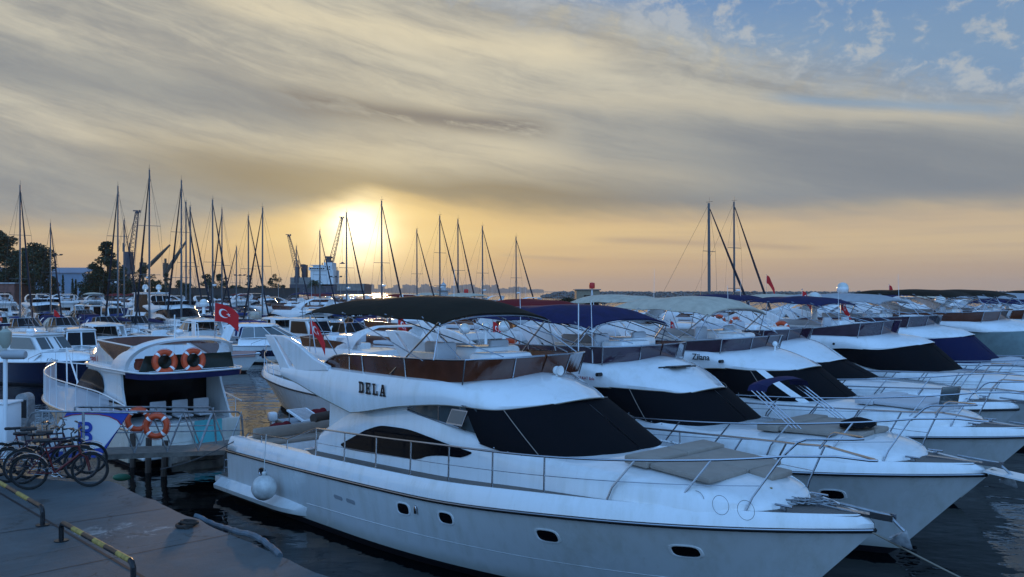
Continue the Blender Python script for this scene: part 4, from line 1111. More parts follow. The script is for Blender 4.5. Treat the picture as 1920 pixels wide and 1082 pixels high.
# ------------------------------------------------------------------ tour yacht beyond the gangway
def tour_yacht():
    root = empty('tour_yacht'); L, B = 12.9, 1.9
    zr, bf, sd = hullform(root, L, B, 1.08, 1.22, 'cream', deckmat='gel')
    zd = 1.12
    # cabin
    cb = house(root, 'cabin', 'gel', [(2.1, 1.62, zd, 2.72, 1.52), (3.0, 1.64, zd, 2.72, 1.50), (4.6, 1.58, zd, 2.72, 1.40), (4.9, 1.56, zd, 2.60, 1.34), (5.6, 1.5, zd, 2.30, 1.25), (6.6, 1.35, zd, 1.92, 1.1), (8.0, 1.0, zd, 1.62, .8), (9.2, .4, zd, 1.35, .3)])
    mb = MB(); lo = curve([(2.62, 2.0), (3.2, 1.78), (4.6, 1.84), (5.7, 1.86)]); hi = curve([(2.62, 2.2), (2.9, 2.5), (3.5, 2.62), (4.5, 2.62), (5.0, 2.42), (5.7, 1.95)])
    hw = lambda s, z: 1.635-(.1 if s < 3.5 else .1+.05*(s-3.5))*(z-zd)/1.6*1.25-(max(0, s-3)*.03)+.035
    mb.loft([[(s, -hw(s, lo(s)+(hi(s)-lo(s))*j/3), lo(s)+(hi(s)-lo(s))*j/3) for j in range(4)] for s in lsp(2.62, 5.7, 14)]); mb.mirror(); mb.build('cabin_window', 'glass', root)
    mb = MB()
    for r in range(3):
        for (a, b) in ((2.15, 2.55), (.75, 2.05)): mb.box(((a+b)/2, 1.665, 1.78-.17*r), (b-a, .02, .055))
    mb.mirror(); mb.build('louvre', 'boot', root)
    # aft quarter wall and dark cockpit
    for q in (-1, 1):
        mb = MB(); mb.prism([(.35, q*1.66, zd), (2.2, q*1.66, zd), (2.2, q*1.60, 2.70), (1.1, q*1.60, 2.70), (.95, q*1.62, 2.2)], (0, -q*.07, 0)); mb.build('quarter_wall', 'gel', root)
    mb = MB(); mb.box((2.05, 0, 1.9), (.06, 3.1, 1.6)); mb.build('bulkhead_door', 'glass', root)
    mb = MB(); mb.box((1.0, 0, .98), (2.0, 3.3, .08)); mb.build('cockpit_sole', 'teak', root)
    # roof overhang
    mb = MB(); out = [(5.0, 1.3), (4.4, 1.54), (2.5, 1.70), (.4, 1.70), (-.4, 1.60), (-.8, 1.35), (-.95, .7), (-.98, 0)]
    poly = [(x, y, 2.70) for x, y in out]+[(x, -y, 2.70) for x, y in out[::-1][1:]]
    mb.prism(poly, (0, 0, .09)); rf = mb.build('roof', 'gel', root)
    mb = MB(); e = [(x, y) for x, y in out[3:]]+[(x, -y) for x, y in out[3:][::-1][1:]]
    mb.loft([[(x*1.01, y*1.01, 2.78), (x*1.0, y*1.0, 2.60)] for x, y in e]); mb.build('awning_valance', 'canvas_navy', rf)
    mb = MB(); mb.tube([(x*1.012, y*1.012, 2.80) for x, y in out]+[(x*1.012, -y*1.012, 2.80) for x, y in out[::-1][1:]], .03, 6); mb.build('roof_trim', 'gel', rf)
    # flybridge cheeks and windscreen
    for q in (-1, 1):
        mb = MB(); mb.prism([(5.0, q*1.30, 2.78), (4.7, q*1.32, 2.86), (3.3, q*1.48, 3.42), (3.15, q*1.48, 3.42), (1.55, q*1.58, 3.02), (1.4, q*1.6, 2.78)], (0, -q*.09, 0)); mb.build('flybridge_cheek', 'gel', root)
    house(root, 'flybridge_front', 'gel', [(3.2, 1.44, 2.79, 3.36, 1.40), (3.6, 1.40, 2.79, 3.24, 1.3), (4.6, 1.26, 2.79, 2.9, 1.2), (4.95, 1.1, 2.79, 2.82, 1.1)], crownk=.03)
    mb = MB(); mb.loft([[(3.15, -1.49, 3.40), (3.4, -1.52, 3.62)], [(1.6, -1.59, 3.04), (.2, -1.6, 3.55)]], smooth=False); mb.loft([[(3.15, -1.49, 3.40), (3.4, -1.52, 3.62)], [(3.5, -.8, 3.38), (3.8, -.8, 3.66)], [(3.55, 0, 3.38), (3.85, 0, 3.68)]], smooth=False); mb.mirror(); mb.build('wind_deflector', 'brown', root)
    mb = MB(); mb.tube([(.2, -1.6, 3.56), (3.4, -1.52, 3.63), (3.8, -.8, 3.67), (3.85, 0, 3.69)], .025, 5); mb.mirror(); mb.build('deflector_rail', 'gel', root)
    # hoop arch sweeping aft
    mb = MB(); rings = []
    for k in lsp(0, 1, 25):
        a = pi*k; c = cos(a); sn = sin(a)
        y = 1.68*math.copysign(abs(c)**.75, c); z = 2.76+1.0*sn**.55; x = 1.25-1.55*sn**.8; w = .62-.38*sn**.7
        rings.append([(x-w, y, z), (x, y*1.03, z+.05*sn+.03), (x+w, y, z), (x+w*.95, y*.93, z-.05), (x, y*.92, z-.04), (x-w*.95, y*.93, z-.05)])
    mb.loft(rings, closed=True, cap=True); mb.build('radar_arch', 'gel', root)
    mb = MB(); mb.prism([(-.12, -1.5, 2.80), (-.12, 1.5, 2.80), (-.22, 1.35, 3.28), (-.22, -1.35, 3.28)], (.03, 0, 0)); mb.build('rear_screen', 'greenglass', root)
    # seats, table
    mb = MB()
    for y in (-.9, -.2, .5): mb.box((.75, y, 1.28), (.5, .5, .08), bev=.03); mb.box((.98, y, 1.5), (.07, .5, .5), bev=.03)
    mb.build('cockpit_seat', 'whitecush', root)
    # transom, platform
    mb = MB(); mb.box((-.4, 0, .32), (.9, 3.3, .12), bev=.04); mb.build('swim_platform', 'gel', root)
    mb = MB(); mb.box((.02, 0, .85), (.1, 3.5, .62), bev=.03); mb.build('transom', 'cream', root)
    # cap rail, guard rail with netting
    h = curve([(-.2, .62), (3, .95), (8, 1.0), (13.2, 1.05)])
    for q in (-1, 1):
        f = lambda s: (s, q*max(.02, bf(min(1, max(0, s)/L))-.06), zr(min(1, max(0, s)/L)))
        mb = MB(); S_ = lsp(-.2, 13.5, 26)
        mb.tube([(f(s)[0], f(s)[1], f(s)[2]+h(s)) for s in S_], .024, 6)
        for s in lsp(.2, 13.0, 13): x, y, z = f(s); mb.tube([(x, y, z), (x, y, z+h(s))], .015, 4)
        gr = mb.build('guard_rail', 'gel', root)
        if q > 0:
            mb = MB(); mb.loft([[(x, y+.0, z+.04), (x, y+.01, z+h(x)-.05)] for x, y, z in [f(s) for s in lsp(1.6, 12.6, 24)]]); mb.build('rail_netting', 'net', gr)
    mb = MB(); mb.tube([(8.5, .9, 1.3), (8.6, .9, 3.1)], .025, 5); mb.tube([(8.6, .9, 3.1), (6.6, 1.1, 1.9)], .03, 5); mb.build('boarding_pole', 'gel', root)
    text('name_lettering', 'Hayal 1', 'inkred', root, (3.6, 1.555, 3.02), (pi/2, 0, pi), .26, .002, .006)
    mb = MB(); mb.sphere((1.3, -.3, 3.9), .16, 12, 8, (1, 1, .6)); mb.tube([(1.3, -.3, 3.75), (1.3, -.3, 3.85)], .04, 6); mb.tube([(-.3, .5, 3.75), (-.3, .5, 4.5)], .02, 5); mb.tube([(0, -.4, 3.7), (0, -.35, 4.2), (0, .3, 4.3), (0, .4, 3.7)], .02, 5); mb.build('mast_gear', 'gel', root)
    place(root, -5.55, -.78, True); tag(root, 'white tour yacht with two lifebuoys under its curved roof arch beyond the gangway', 'tour yacht')
    return root
M['greenglass'] = mat('dark_green_acrylic', (.018, .024, .018), .15, spec=.5)
m = mat('white_netting', (.55, .57, .62), .9, alpha=.62); M['net'] = m
tour = tour_yacht()
W_ = lambda o, p: o.matrix_basis @ Vector(p)
aft = -(DV*-1)
M['rustorange'] = mat('faded_orange_cloth', (.20, .035, .015), .8, var=.3, vscale=8)
hd = tour.matrix_basis.to_3x3() @ Vector((-1, 0, 0))
for k, (y, lb) in enumerate(((.86, 'orange lifebuoy hung at the port side under the tour yacht roof arch, nearer its cabin'), (-.02, 'orange lifebuoy hung below the red flag on the tour yacht roof arch'))):
    lifebuoy(W_(tour, (-.45, y, 3.10)), hd+Vector((0, 0, .12)), lb, .29, .08, 'lifebuoys on the tour yacht arch')
o = MB().box((0, 0, -.03), (.35, .42, .3), bev=.09).box((.06, .05, .12), (.22, .25, .1), bev=.04).build('life_jackets', 'rustorange'); o.location = W_(tour, (.4, 1.2, 2.99)); o.rotation_euler = tour.rotation_euler; tag(o, 'orange life jacket bundle stowed under the tour yacht roof arch', 'life jackets')
flag(W_(tour, (-.35, -.75, 3.6)), 0, 'large red flag with white crescent and star waving above the tour yacht', (.86, .58), (1, -.15), .12, 1.30)
o = MB(); rings = []
for i in range(7): rings.append([(-.02+.02*sin(j*1.3), -.45+.9*i/6, 1.0-.85*j/6) for j in range(7)])
o.loft(rings); o = o.build('towel', 'teal'); o.location = W_(tour, (-.1, -.65, .18)); o.rotation_euler = tour.rotation_euler; tag(o, 'turquoise cloth hanging over the stern of the tour yacht', 'cloth')

# ------------------------------------------------------------------ row B: yachts berthed stern to stern with the near row
GB = 'flybridge yachts berthed stern to stern with the near row'
PB = dict(name='motor_yacht', full=False, ports=False, fz=-.05)
def mkb(s, off, label, flip=True, proto=None, **kw):
    if proto: r = copy_tree(proto)
    else: P = dict(PB); P.update(kw); r, _ = yacht(P)
    place(r, s, off, flip); tag(r, label, 'yacht', GB); return r
b1 = mkb(-4.4, 8.0, 'smaller white yacht whose bow points left behind the yacht lettered DELA', arch='curve', glassmat='brown', coamposts=[], cover_from=5.5, sideglass=False, covermat='canvas_white')
b1.scale = (.80, .88, .86)
b2 = mkb(-4.2, 12.4, 'white yacht with rounded roof arch seen under the middle of the charcoal bimini', arch='curve', glassmat='brown')
b3 = mkb(-4.4, 18.0, 'white yacht with a maroon canopy seen under the navy bimini', arch='fin', bimini='canvas_red', bim=(2.6, 7.5), bz=-.2)
b4 = mkb(-4.0, 24.0, 'white yacht with a beige canopy seen between cream bimini frames', arch='curve', bimini='canvas_cream', bim=(2.6, 7.2))
labels_b = ['white yacht beyond the cream bimini, its roof arch swept aft', 'white yacht with navy sunshade ahead of the rock mound', 'white yacht under beige canopy beside the rock mound', 'white yacht with swept arch seen left of the large satellite dome',
            'white yacht with maroon canopy seen behind the large satellite dome', 'white yacht with navy sunshade right of the large satellite dome', 'white yacht with beige canopy right of the red pennant', 'white yacht with swept arch towards the far end of the opposite row', 'white yacht with navy sunshade near the far end of the opposite row']
b5 = mkb(-4.4, 29.5, labels_b[0], proto=b2)
b6 = mkb(-4.6, 35.2, labels_b[1], arch='fin', bimini='canvas_navy', bim=(2.6, 7.5))
for i, (pr, lb) in enumerate(zip((b4, b2, b3, b6, b4, b2, b6), labels_b[2:])):
    mkb(-4.4+.3*sin(i*2), 41+5.7*i, lb, proto=pr)
labels_a = ['white yacht with grey canopy right of the one with the green cover', 'white yacht with cream canopy at the picture right edge', 'white yacht with navy canopy further along the near row', 'white yacht with a long beige canopy near the end of the near row', 'white yacht with navy canopy at the end of the near row', 'last white yacht of the near row, beige canopy']
for i, lb in enumerate(labels_a):
    r = copy_tree((y7, y6, y2, y7, y2, y7)[i]); place(r, -2.0+.6*sin(i*1.9), 37.4+5.7*i); tag(r, lb, 'yacht', GYA)

# ------------------------------------------------------------------ things fixed to the yachts in rows A and B
NC = Vector((0, -1, 0))
lifebuoy(W_(y3, locpx(y3, 1118, 650, -1.93)), y3.matrix_basis.to_3x3() @ Vector((0, -1, 0)), 'orange lifebuoy on the white fin of the yacht lettered Zilana', .29, .08)
lifebuoy(W_(y5, locpx(y5, 1465, 620, -1.95)), y5.matrix_basis.to_3x3() @ Vector((0, -1, 0)), 'orange and white lifebuoy beside the dolphin emblem on the white yacht flank', .29, .08)
lifebuoy(W_(y2, locpx(y2, 957, 656, .9)), Vector((.2, -1, .1)), 'red lifebuoy on the flybridge of the yacht with the navy bimini', .27, .075)
for i, (u, v, y) in enumerate(((1326, 605, 47), (1348, 603, 47.5), (1380, 607, 48))):
    x, y_, z = at(u, y, v); lifebuoy((x, y_, z), (.1, -1, 0), ['leftmost of three red lifebuoys beyond the cream bimini', 'middle and whitest of three red lifebuoys beyond the cream bimini', 'rightmost of three red lifebuoys beyond the cream bimini'][i], .3, .075, 'lifebuoys beyond the cream bimini')
def dome(p, r, label, group=None, stalk=.5):
    root = empty('satellite_dome', p); tag(root, label, 'satellite dome', group)
    MB().lathe([(0, -r*.75), (r*.7, -r*.75), (r*.93, -r*.5), (r*1.0, 0), (r*.93, r*.42), (r*.72, r*.76), (r*.4, r*.97), (0, r*1.05)], n=22).build('radome', 'gel', root)
    mb = MB(); mb.lathe([(r*.55, -r*.75-stalk), (r*.4, -r*.75-stalk+.06), (r*.35, -r*.75)], n=14); mb.build('pedestal', 'gel', root); return root
for (u, v, y, r, st, lb) in ((1580, 541, 42, .28, 1.3, 'tall white satellite dome standing on a mast above the yacht with the dolphin emblem'), (1527, 562, 36, .30, .6, 'white lettered satellite dome left of the tall one, by the navy sunshade'),
                             (871, 617, 30.5, .19, .8, 'left white satellite dome seen through the charcoal bimini frame'), (945, 613, 34, .22, .8, 'right white satellite dome seen between the charcoal and navy biminis'), (911, 612, 36, .17, .8, 'small white satellite dome between two larger ones'),
                             (382, 569, 85, .42, .7, 'white satellite dome of a far yacht left of the red flag'), (1763, 563, 60, .35, .8, 'small satellite dome under the long pale canopy'), (1888, 567, 55, .3, .8, 'small satellite dome by the right edge of the far canopies')):
    dome(at(u, y, v), r, lb, 'satellite domes over the yachts', st)
text('name_lettering', 'Zilana', 'inkblack', y3, tuple(locpx(y3, 1314, 670, -1.875)), (pi/2, 0, 0), .24, .004, .004)
text('name_lettering', 'MENLKAT Bela', 'inkred', y2, tuple(locpx(y2, 1095, 709, -1.845)), (pi/2, 0, 0), .10, .003)
mb = MB()                                          # dolphin emblem: two leaping bodies
for (ox, oz, fl) in ((0, 0, 1), (.16, -.12, 1)):
    body = [(-.26, -.08), (-.12, .07), (.05, .12), (.20, .07), (.30, -.03), (.20, .0), (.10, -.01), (.04, -.10), (.0, -.01), (-.12, -.04), (-.2, -.12), (-.2, -.22), (-.27, -.17), (-.36, -.2)]
    mb.prism([(locpx(y5, 1503, 628, -1.87).x+ox+x, -1.885, 3.42+oz+z) for x, z in body], (0, -.008-.004*(ox > 0), 0))
mb.build('dolphin_emblem', 'greyhull', y5)
for yy in (y2, y3, y4, y5, y6):
    q_ = 8.45 if yy is y3 else 7.9; mb = MB(); mb.tube([(q_, -1.70, 3.26), (q_, -1.86, 3.26)], .045, 10); mb.build('navigation_light', 'inkblack', yy)
mb = MB(); mb.sphere((9.2, -.2, 3.72), .075, 10, 8); mb.tube([(9.2, -.2, 3.5), (9.2, -.2, 3.7)], .03, 6); mb.build('search_light', 'gel', y3)
# navy spray hood on yacht 2's sunpad
mb = MB(); rings = []
for i in lsp(0, 1, 9):
    a = pi*i; y = -.9*cos(a); z = 3.15+.20*sin(a)**.7
    rings.append([(11.3, y, z-.06), (11.52, y, z), (11.75, y, z-.05), (11.52, y, z-.05)])
mb.loft(rings, closed=True, cap=True); hd_ = mb.build('sun_hood', 'canvas_navy', y2)
mb = MB()
for q in (-1, 1):
    for dx in (0, .1, .2): mb.tube([(11.4+dx*1.2, q*.9, 3.1), (12.5+dx, q*1.0, 2.35)], .014, 5)
mb.build('hood_frame', 'steel', hd_)
mb = MB(); mb.box((0, 0, 0), (.62, .05, .5), bev=.02); o = mb.build('open_hatch', 'lglass', y3); o.location = (13.9, -.1, 2.62); o.rotation_euler = (radians(12), 0, radians(70))
mb = MB(); mb.box((16.1, 0, 1.9), (.7, .5, .03), ry=.1); mb.build('bow_plank', 'gel', y2)
# ------------------------------------------------------------------ quayside things
def gangway():
    root = empty('gangway'); tag(root, 'galvanised gangway with truss railings from the quay to the pontoon', 'gangway')
    A = ground(190, 853, 1.35); Bv = ground(453, 843, .95); d = (Bv-A); L = d.length; ax = d.normalized(); nx = Vector((-ax.y, ax.x, 0)).normalized()
    w = 1.35
    mb = MB(); mb.prism([A, Bv, Bv+nx*w, A+nx*w], (0, 0, -.12)); mb.build('deck', 'plank', root)
    for q in (0, 1):
        mb = MB(); o = nx*(w*q); top = lambda k: A+d*k+o+Vector((0, 0, 1.02)); bt = lambda k: A+d*k+o+Vector((0, 0, .02))
        mb.tube([bt(-.02), top(-.0), top(.03), top(.97), top(1.0)+Vector((0, 0, -.1)), bt(1.02)], .028, 7)
        mb.tube([bt(0)+Vector((0, 0, .5)), bt(1)+Vector((0, 0, .5))], .016, 5)
        ks = lsp(.1, 1, 5)
        for i in range(len(ks)-1):
            m = (ks[i]+ks[i+1])/2; mb.tube([top(ks[i]), bt(m)], .018, 5); mb.tube([bt(m), top(ks[i+1])], .018, 5)
        mb.build('truss_railing', 'galv', root)
M['plank'] = mat('weathered_planks', (.17, .155, .135), .85, var=.35, vscale=5, bump=.4, bscale=18)
gangway()
def pontoon():
    mb = MB()
    P = [rowpt(-2.0, -2.2), rowpt(-2.0, 62), rowpt(-3.7, 62), rowpt(-3.7, -2.2)]
    mb.prism([Vector((p.x, p.y, .78)) for p in P], (0, 0, -.5)); tag(mb.build('pontoon', 'plank'), 'long low pontoon running behind the sterns of the near row', 'pontoon')
    a = ground(322, 870, .62); b = ground(405, 862, .62); n = Vector((.25, 1, 0))
    mb = MB(); mb.prism([a, b, b+n*1.1, a+n*1.1], (0, 0, -.22)); tag(mb.build('landing_stage', 'plank'), 'small dark timber landing stage below the gangway', 'landing stage')
pontoon()
def sign():
    root = empty('pier_sign'); tag(root, 'blue and white pier sign lettered B, tapering downwards, by the bicycles', 'sign')
    y = 20.3
    Q = lambda u, v, dy=0: Vector(((u-CX)/F*(y+dy), y+dy, H-(v-CY)/F*y))
    top = [Q(127, 771), Q(243, 771)]; 
    mb = MB(); mb.prism([Q(127, 771), Q(243, 771), Q(187, 858), Q(72, 858)], (0, .06, 0)); mb.build('panel', 'bluepaint', root)
    mb = MB(); pts = [(116, 783), (135, 778), (160, 776), (185, 777), (205, 781), (220, 788), (227, 797), (195, 838), (150, 846), (95, 846), (77, 846)]
    mb.prism([Q(u, v, -.012) for u, v in pts], (0, .010, 0)); pn = mb.build('white_field', 'white', root)
    mb = MB(); mb.tube([Q(u, v, -.018) for u, v in pts[:7]], .012, 4); mb.build('red_line', 'inkred', root)
    mb = MB(); c = Q(160, 811, -.022); hB = .50; wB = .33; st = .105
    mb.box((c.x-wB/2+st/2, c.y, c.z), (st, .012, hB))
    for zc_, hh in ((c.z+hB*.245, hB*.51), (c.z-hB*.235, hB*.53)):
        ro, ri = hh/2, hh/2-st*.82; x0 = c.x-wB/2+st; xs = wB-st-ro*.95; outer, inner = [], []
        for a in [None]+lsp(pi/2, -pi/2, 13)+[None]:
            if a is None: s_ = 1 if not outer else -1; outer.append((x0-.01, c.y-.007, zc_+s_*ro)); inner.append((x0-.01, c.y-.007, zc_+s_*ri))
            else: outer.append((x0+xs+ro*.95*cos(a), c.y-.007, zc_+ro*sin(a))); inner.append((x0+xs+ri*.95*cos(a), c.y-.007, zc_+ri*sin(a)))
        mb.loft([[o_, i_] for o_, i_ in zip(outer, inner)], smooth=False)
    mb.build('letter', 'inkblue', root, fix=False)
M['bluepaint'] = mat('blue_sign_paint', (.03, .07, .38), .5)
sign()
def barrier():
    root = empty('crowd_barrier'); tag(root, 'galvanised crowd barrier with vertical bars beside the pier sign', 'barrier')
    y = 20.0; Q = lambda u, v: Vector(((u-CX)/F*y, y, H-(v-CY)/F*y))
    mb = MB(); mb.tube([Q(46, 848), Q(50, 792), Q(60, 775), Q(75, 771), Q(258, 774)], .024, 6); mb.tube([Q(50, 838), Q(130, 838)], .02, 5)
    for u in range(66, 130, 13): mb.tube([Q(u, 773), Q(u, 838)], .014, 5)
    mb.tube([Q(156, 772), Q(157, 846)], .03, 6)
    for u in (56, 120): mb.tube([Q(u, 838), Q(u, 852)], .02, 5)
    mb.build('frame', 'galv', root)
    return root
barrier()
for i, (u0, v0, u1, v1) in enumerate(((-40, 882, 80, 952), (115, 979, 250, 1054))):
    z = 1.78; a = ground(u0, v0, z); b = ground(u1, v1, z); root = empty('guard_bar', a)
    tag(root, ['yellow and black striped guard bar nearer the bicycles', 'yellow and black striped guard bar nearer the corner of the quay slab joint'][i], 'guard bar', 'low striped guard bars along the quay')
    d = (b-a); L = d.length; d.normalize(); o = Vector((0, 0, 1.5))-Vector((0, 0, z))
    mb = MB(); mb.tube([Vector((0, 0, -z+1.5)), Vector((0, 0, -.07)), d*.05+Vector((0, 0, -.015)), d*.10], .038, 8); mb.lathe([(0, 0), (.10, 0), (.10, .015), (0, .016)], (0, 0, 1.5-z), 14); mb.build('post', 'blackpaint', root)
    e = d*L; mb = MB(); mb.tube([e+Vector((0, 0, -z+1.5)), e+Vector((0, 0, -.07)), e-d*.05+Vector((0, 0, -.015)), e-d*.10], .038, 8); mb.lathe([(0, 0), (.10, 0), (.10, .015), (0, .016)], (e.x, e.y, 1.5-z), 14); mb.build('post', 'blackpaint', root)
    mb = MB(); n = 6; seg = (L-.2)/n
    for k in range(n):
        mb.cur = k % 2 if i == 0 else (k+1) % 2
        mb.tube([d*(.1+seg*k), d*(.1+seg*(k+1))], .038, 10, cap=False)
    mb.build('bar', ['yellow', 'blackpaint'], root)
# mooring ring
root = empty('mooring_ring', (RINGX, RINGY, 1.5)); tag(root, 'rusty mooring ring lying flat on the quay', 'mooring ring')
MB().torus((0, 0, .035), .13, .028, (0, 0, 1), 24, 8).torus((.05, .03, .07), .12, .026, (.12, .1, 1), 24, 8).build('ring', 'rust', root) if M.setdefault('rust', mat('rusted_iron', (.035, .025, .02), .8, var=.4, vscale=20, bump=.6, bscale=40)) else 0
MB().lathe([(0, 0), (.045, 0), (.04, .05), (0, .07)], (.06, -.12, 0), 10).build('eye', 'rust', root)
# hose / rubbing rope along the quay edge
pts = [ground(365, 967, 1.46), ground(395, 980, 1.35), ground(420, 990, 1.36), ground(440, 995, 1.52), ground(470, 1002, 1.56), ground(495, 1015, 1.56), ground(512, 1028, 1.53), ground(528, 1046, 1.5)]
sm = []
for i in range(len(pts)-1):
    for k in range(5): sm.append(pts[i].lerp(pts[i+1], k/5)+Vector((0, 0, .01*sin(i*3+k))))
tag(MB().tube(sm, .045, 8).build('hose', 'hose'), 'thick grey blue hose draped along the ragged quay edge', 'hose')
# bicycles
M['darksteel'] = mat('dull_chrome', (.10, .10, .11), .45, metal=.8)
def bicycle(frame):
    root = empty('bicycle'); R = .335
    for x in (0, 1.05):
        w = MB().torus((x, 0, R), R-.022, .024, (0, 1, 0), 36, 8).build('wheel', 'tyre', root)
        MB().torus((x, 0, R), R-.05, .008, (0, 1, 0), 36, 6).build('rim', 'darksteel', w)
        mb = MB()
        for k in range(16): a = 2*pi*k/16; mb.tube([(x, .02*(-1)**k, R), (x+(R-.05)*cos(a), 0, R+(R-.05)*sin(a))], .0022, 3, cap=False)
        mb.tube([(x, -.05, R), (x, .05, R)], .02, 8); mb.build('spokes', 'darksteel', w)
    mb = MB(); bb = (.44, 0, .30); st = (.30, 0, .78); hd = (.86, 0, .80); hl = (.90, 0, .66)
    mb.tube([bb, st], .016, 7); mb.tube([bb, hl], .022, 7); mb.tube([st, hd], .017, 7); mb.tube([hd, hl], .020, 7)
    for q in (-1, 1): mb.tube([(0, q*.05, R), (.40, q*.03, .30)], .010, 5); mb.tube([(0, q*.05, R), (.31, q*.02, .74)], .009, 5); mb.tube([(1.05, q*.055, R), (.99, q*.05, .60), (.915, q*.02, .64)], .013, 6)
    mb.build('frame', frame, root)
    mb = MB(); mb.box((.27, 0, .93), (.25, .13, .055), bev=.025); mb.box((.15, 0, .935), (.12, .20, .06), bev=.03); mb.build('saddle', 'black', root)
    mb = MB(); mb.tube([st, (.28, 0, .92)], .012, 6); mb.tube([hd, (.845, 0, .93), (.90, 0, .98)], .013, 6); mb.tube([(.82, -.30, 1.02), (.86, -.14, 1.03), (.90, 0, .98), (.86, .14, 1.03), (.82, .30, 1.02)], .011, 6)
    for q in (-1, 1): mb.tube([(.82, q*.30, 1.02), (.78, q*.40, 1.01)], .017, 6); mb.tube([(.84, q*.24, 1.02), (.92, q*.30, .98)], .006, 4)
    mb.build('handlebar', 'blackpaint', root)
    mb = MB(); mb.torus((.44, .045, .30), .085, .007, (0, 1, 0), 20, 5)
    for q in (-1, 1): mb.tube([(.44, q*.06, .30), (.44+.11*q, q*.07, .30-.12*q)], .008, 5); mb.box((.44+.12*q, q*.11, .30-.13*q), (.09, .08, .02))
    mb.tube([(.44, .05, .385), (0, .05, .385)], .005, 4); mb.tube([(.44, .05, .215), (0, .05, .29)], .005, 4); mb.build('crankset', 'steel', root)
    for (x, a0, a1) in ((0, .35, 2.9), (1.05, .9, 2.2)):
        mb = MB(); rings = []
        for a in lsp(a0, a1, 14): rings.append([(x+(R+.03)*cos(a), y, R+(R+.03)*sin(a)-.006*abs(y)/.03) for y in (-.03, 0, .03)])
        mb.loft(rings); mb.build('mudguard', 'steel', root)
    return root
for i, (u, v, hdg, lean, fr, lb) in enumerate(((55, 918, 14, 6, 'bikered', 'red mountain bicycle with steel mudguards nearest the guard bar'), (14, 905, 22, -5, 'bikepurple', 'purple bicycle standing leftmost behind the red one'),
        (58, 898, 26, 9, 'bikeblue', 'dark blue bicycle leaning between the red one and the pier sign'), (-2, 893, 30, -7, 'bikered', 'red bicycle furthest back by the white cabinet'), (30, 888, 24, 10, 'bikepurple', 'purple bicycle furthest back with its handlebar before the barrier'),
        (40, 908, 17, -8, 'blackpaint', 'black bicycle pressed against the nearest red one'))):
    b = bicycle(fr); g_ = ground(u, v, 1.5); b.location = g_; b.rotation_euler = (radians(lean), 0, radians(hdg)); tag(b, lb, 'bicycle', 'bicycles parked at the quay corner')
# cabinet, service pedestal, lamp post
root = empty('cabinet', (at(-6, 19.6), 19.6, 1.5)); tag(root, 'white utility cabinet at the left edge behind the bicycles', 'cabinet')
MB().box((0, 0, .62), (.8, .55, 1.2), bev=.03).build('box', 'white', root); MB().box((0, 0, 1.24), (.86, .6, .05), bev=.015).build('lid', 'white', root); MB().box((.1, -.29, .62), (.02, .03, .15)).build('handle', 'black', root)
root = empty('service_pedestal', (at(47, 20.8), 20.8, 1.5)); tag(root, 'silver service pedestal with rounded top standing before the water', 'service pedestal')
MB().box((0, 0, .35), (.16, .2, .7)).build('leg', 'galv', root)
mb = MB(); arc = [(-.15, .62)]+[(-.15*cos(a), 1.16+.15*sin(a)) for a in lsp(0, pi, 10)]+[(.15, .62)]
mb.prism([(x, -.15, z) for x, z in arc], (0, .3, 0)); mb.build('housing', 'galv', root)
mb = MB(); mb.box((.01, -.155, .95), (.2, .02, .42)); mb.build('panel', 'blackpaint', root)
root = empty('quay_lamp', (at(10, 19.0), 19.0, 1.5)); tag(root, 'pale quay lamp post with cylindrical head at the left edge', 'lamp post')
MB().tube([(0, 0, 0), (0, 0, 2.3)], .045, 10).build('post', 'white', root)
MB().lathe([(0, 0), (.09, 0), (.10, .05), (.10, .46), (.08, .5), (0, .5)], (-.06, 0, 2.28+.06), 16, 'X').build('lamp_head', 'wallpale', root); MB().lathe([(.05, 0), (.12, .12), (.13, .35), (.05, .42)], (0, 0, 2.48), 14).build('shade', 'pale_g', root) if M.setdefault('pale_g', mat('lamp_glass', (.35, .36, .30), .4)) else 0
# lifebuoys on the gangway rail
lifebuoy(ground(293, 800, 1.0)*0+Vector(at(293, 21.6, 799)), (.1, -1, .1), 'orange lifebuoy tied to the gangway railing, the nearer of the pair', .245, .07, 'lifebuoys on the gangway')
lifebuoy(Vector(at(259, 22.3, 787)), (.5, -1, .1), 'orange lifebuoy tied to the far gangway railing behind the nearer one', .245, .07, 'lifebuoys on the gangway')
# mooring lines
def rope(name, pts, r, label, m='rope', sag=.3):
    a, b = Vector(pts[0]), Vector(pts[-1]); P = []
    for k in lsp(0, 1, 16): p = a.lerp(b, k); p.z -= sag*4*k*(1-k); P.append(p)
    return tag(MB().tube(P, r, 5).build(name, m), label, 'rope')
rope('mooring_line', [dela.matrix_basis @ Vector((15.2, -.1, 2.0)), Vector((9.6, 8.6, .0))], .014, 'mooring line from the bow of the yacht lettered DELA down into the water', sag=.1)
rope('mooring_line', [y2.matrix_basis @ Vector((15.8, 0, 1.95)), Vector((15.5, 10.8, .0))], .014, 'mooring line from the bow of the yacht with the navy bimini', sag=.1)
rope('mooring_line', [dela.matrix_basis @ Vector((.3, -1.9, 1.5)), ground(300, 880, .9)], .014, 'mooring line from the stern of the yacht lettered DELA to the landing stage', m='wire', sag=.1)
rope('mooring_line', [dela.matrix_basis @ Vector((9.5, -2.1, 1.3)), Vector((-3.6, 13.6, -.02))], .009, 'thin line dropping from the flank of the yacht lettered DELA', m='wire', sag=.0) if 0 else None
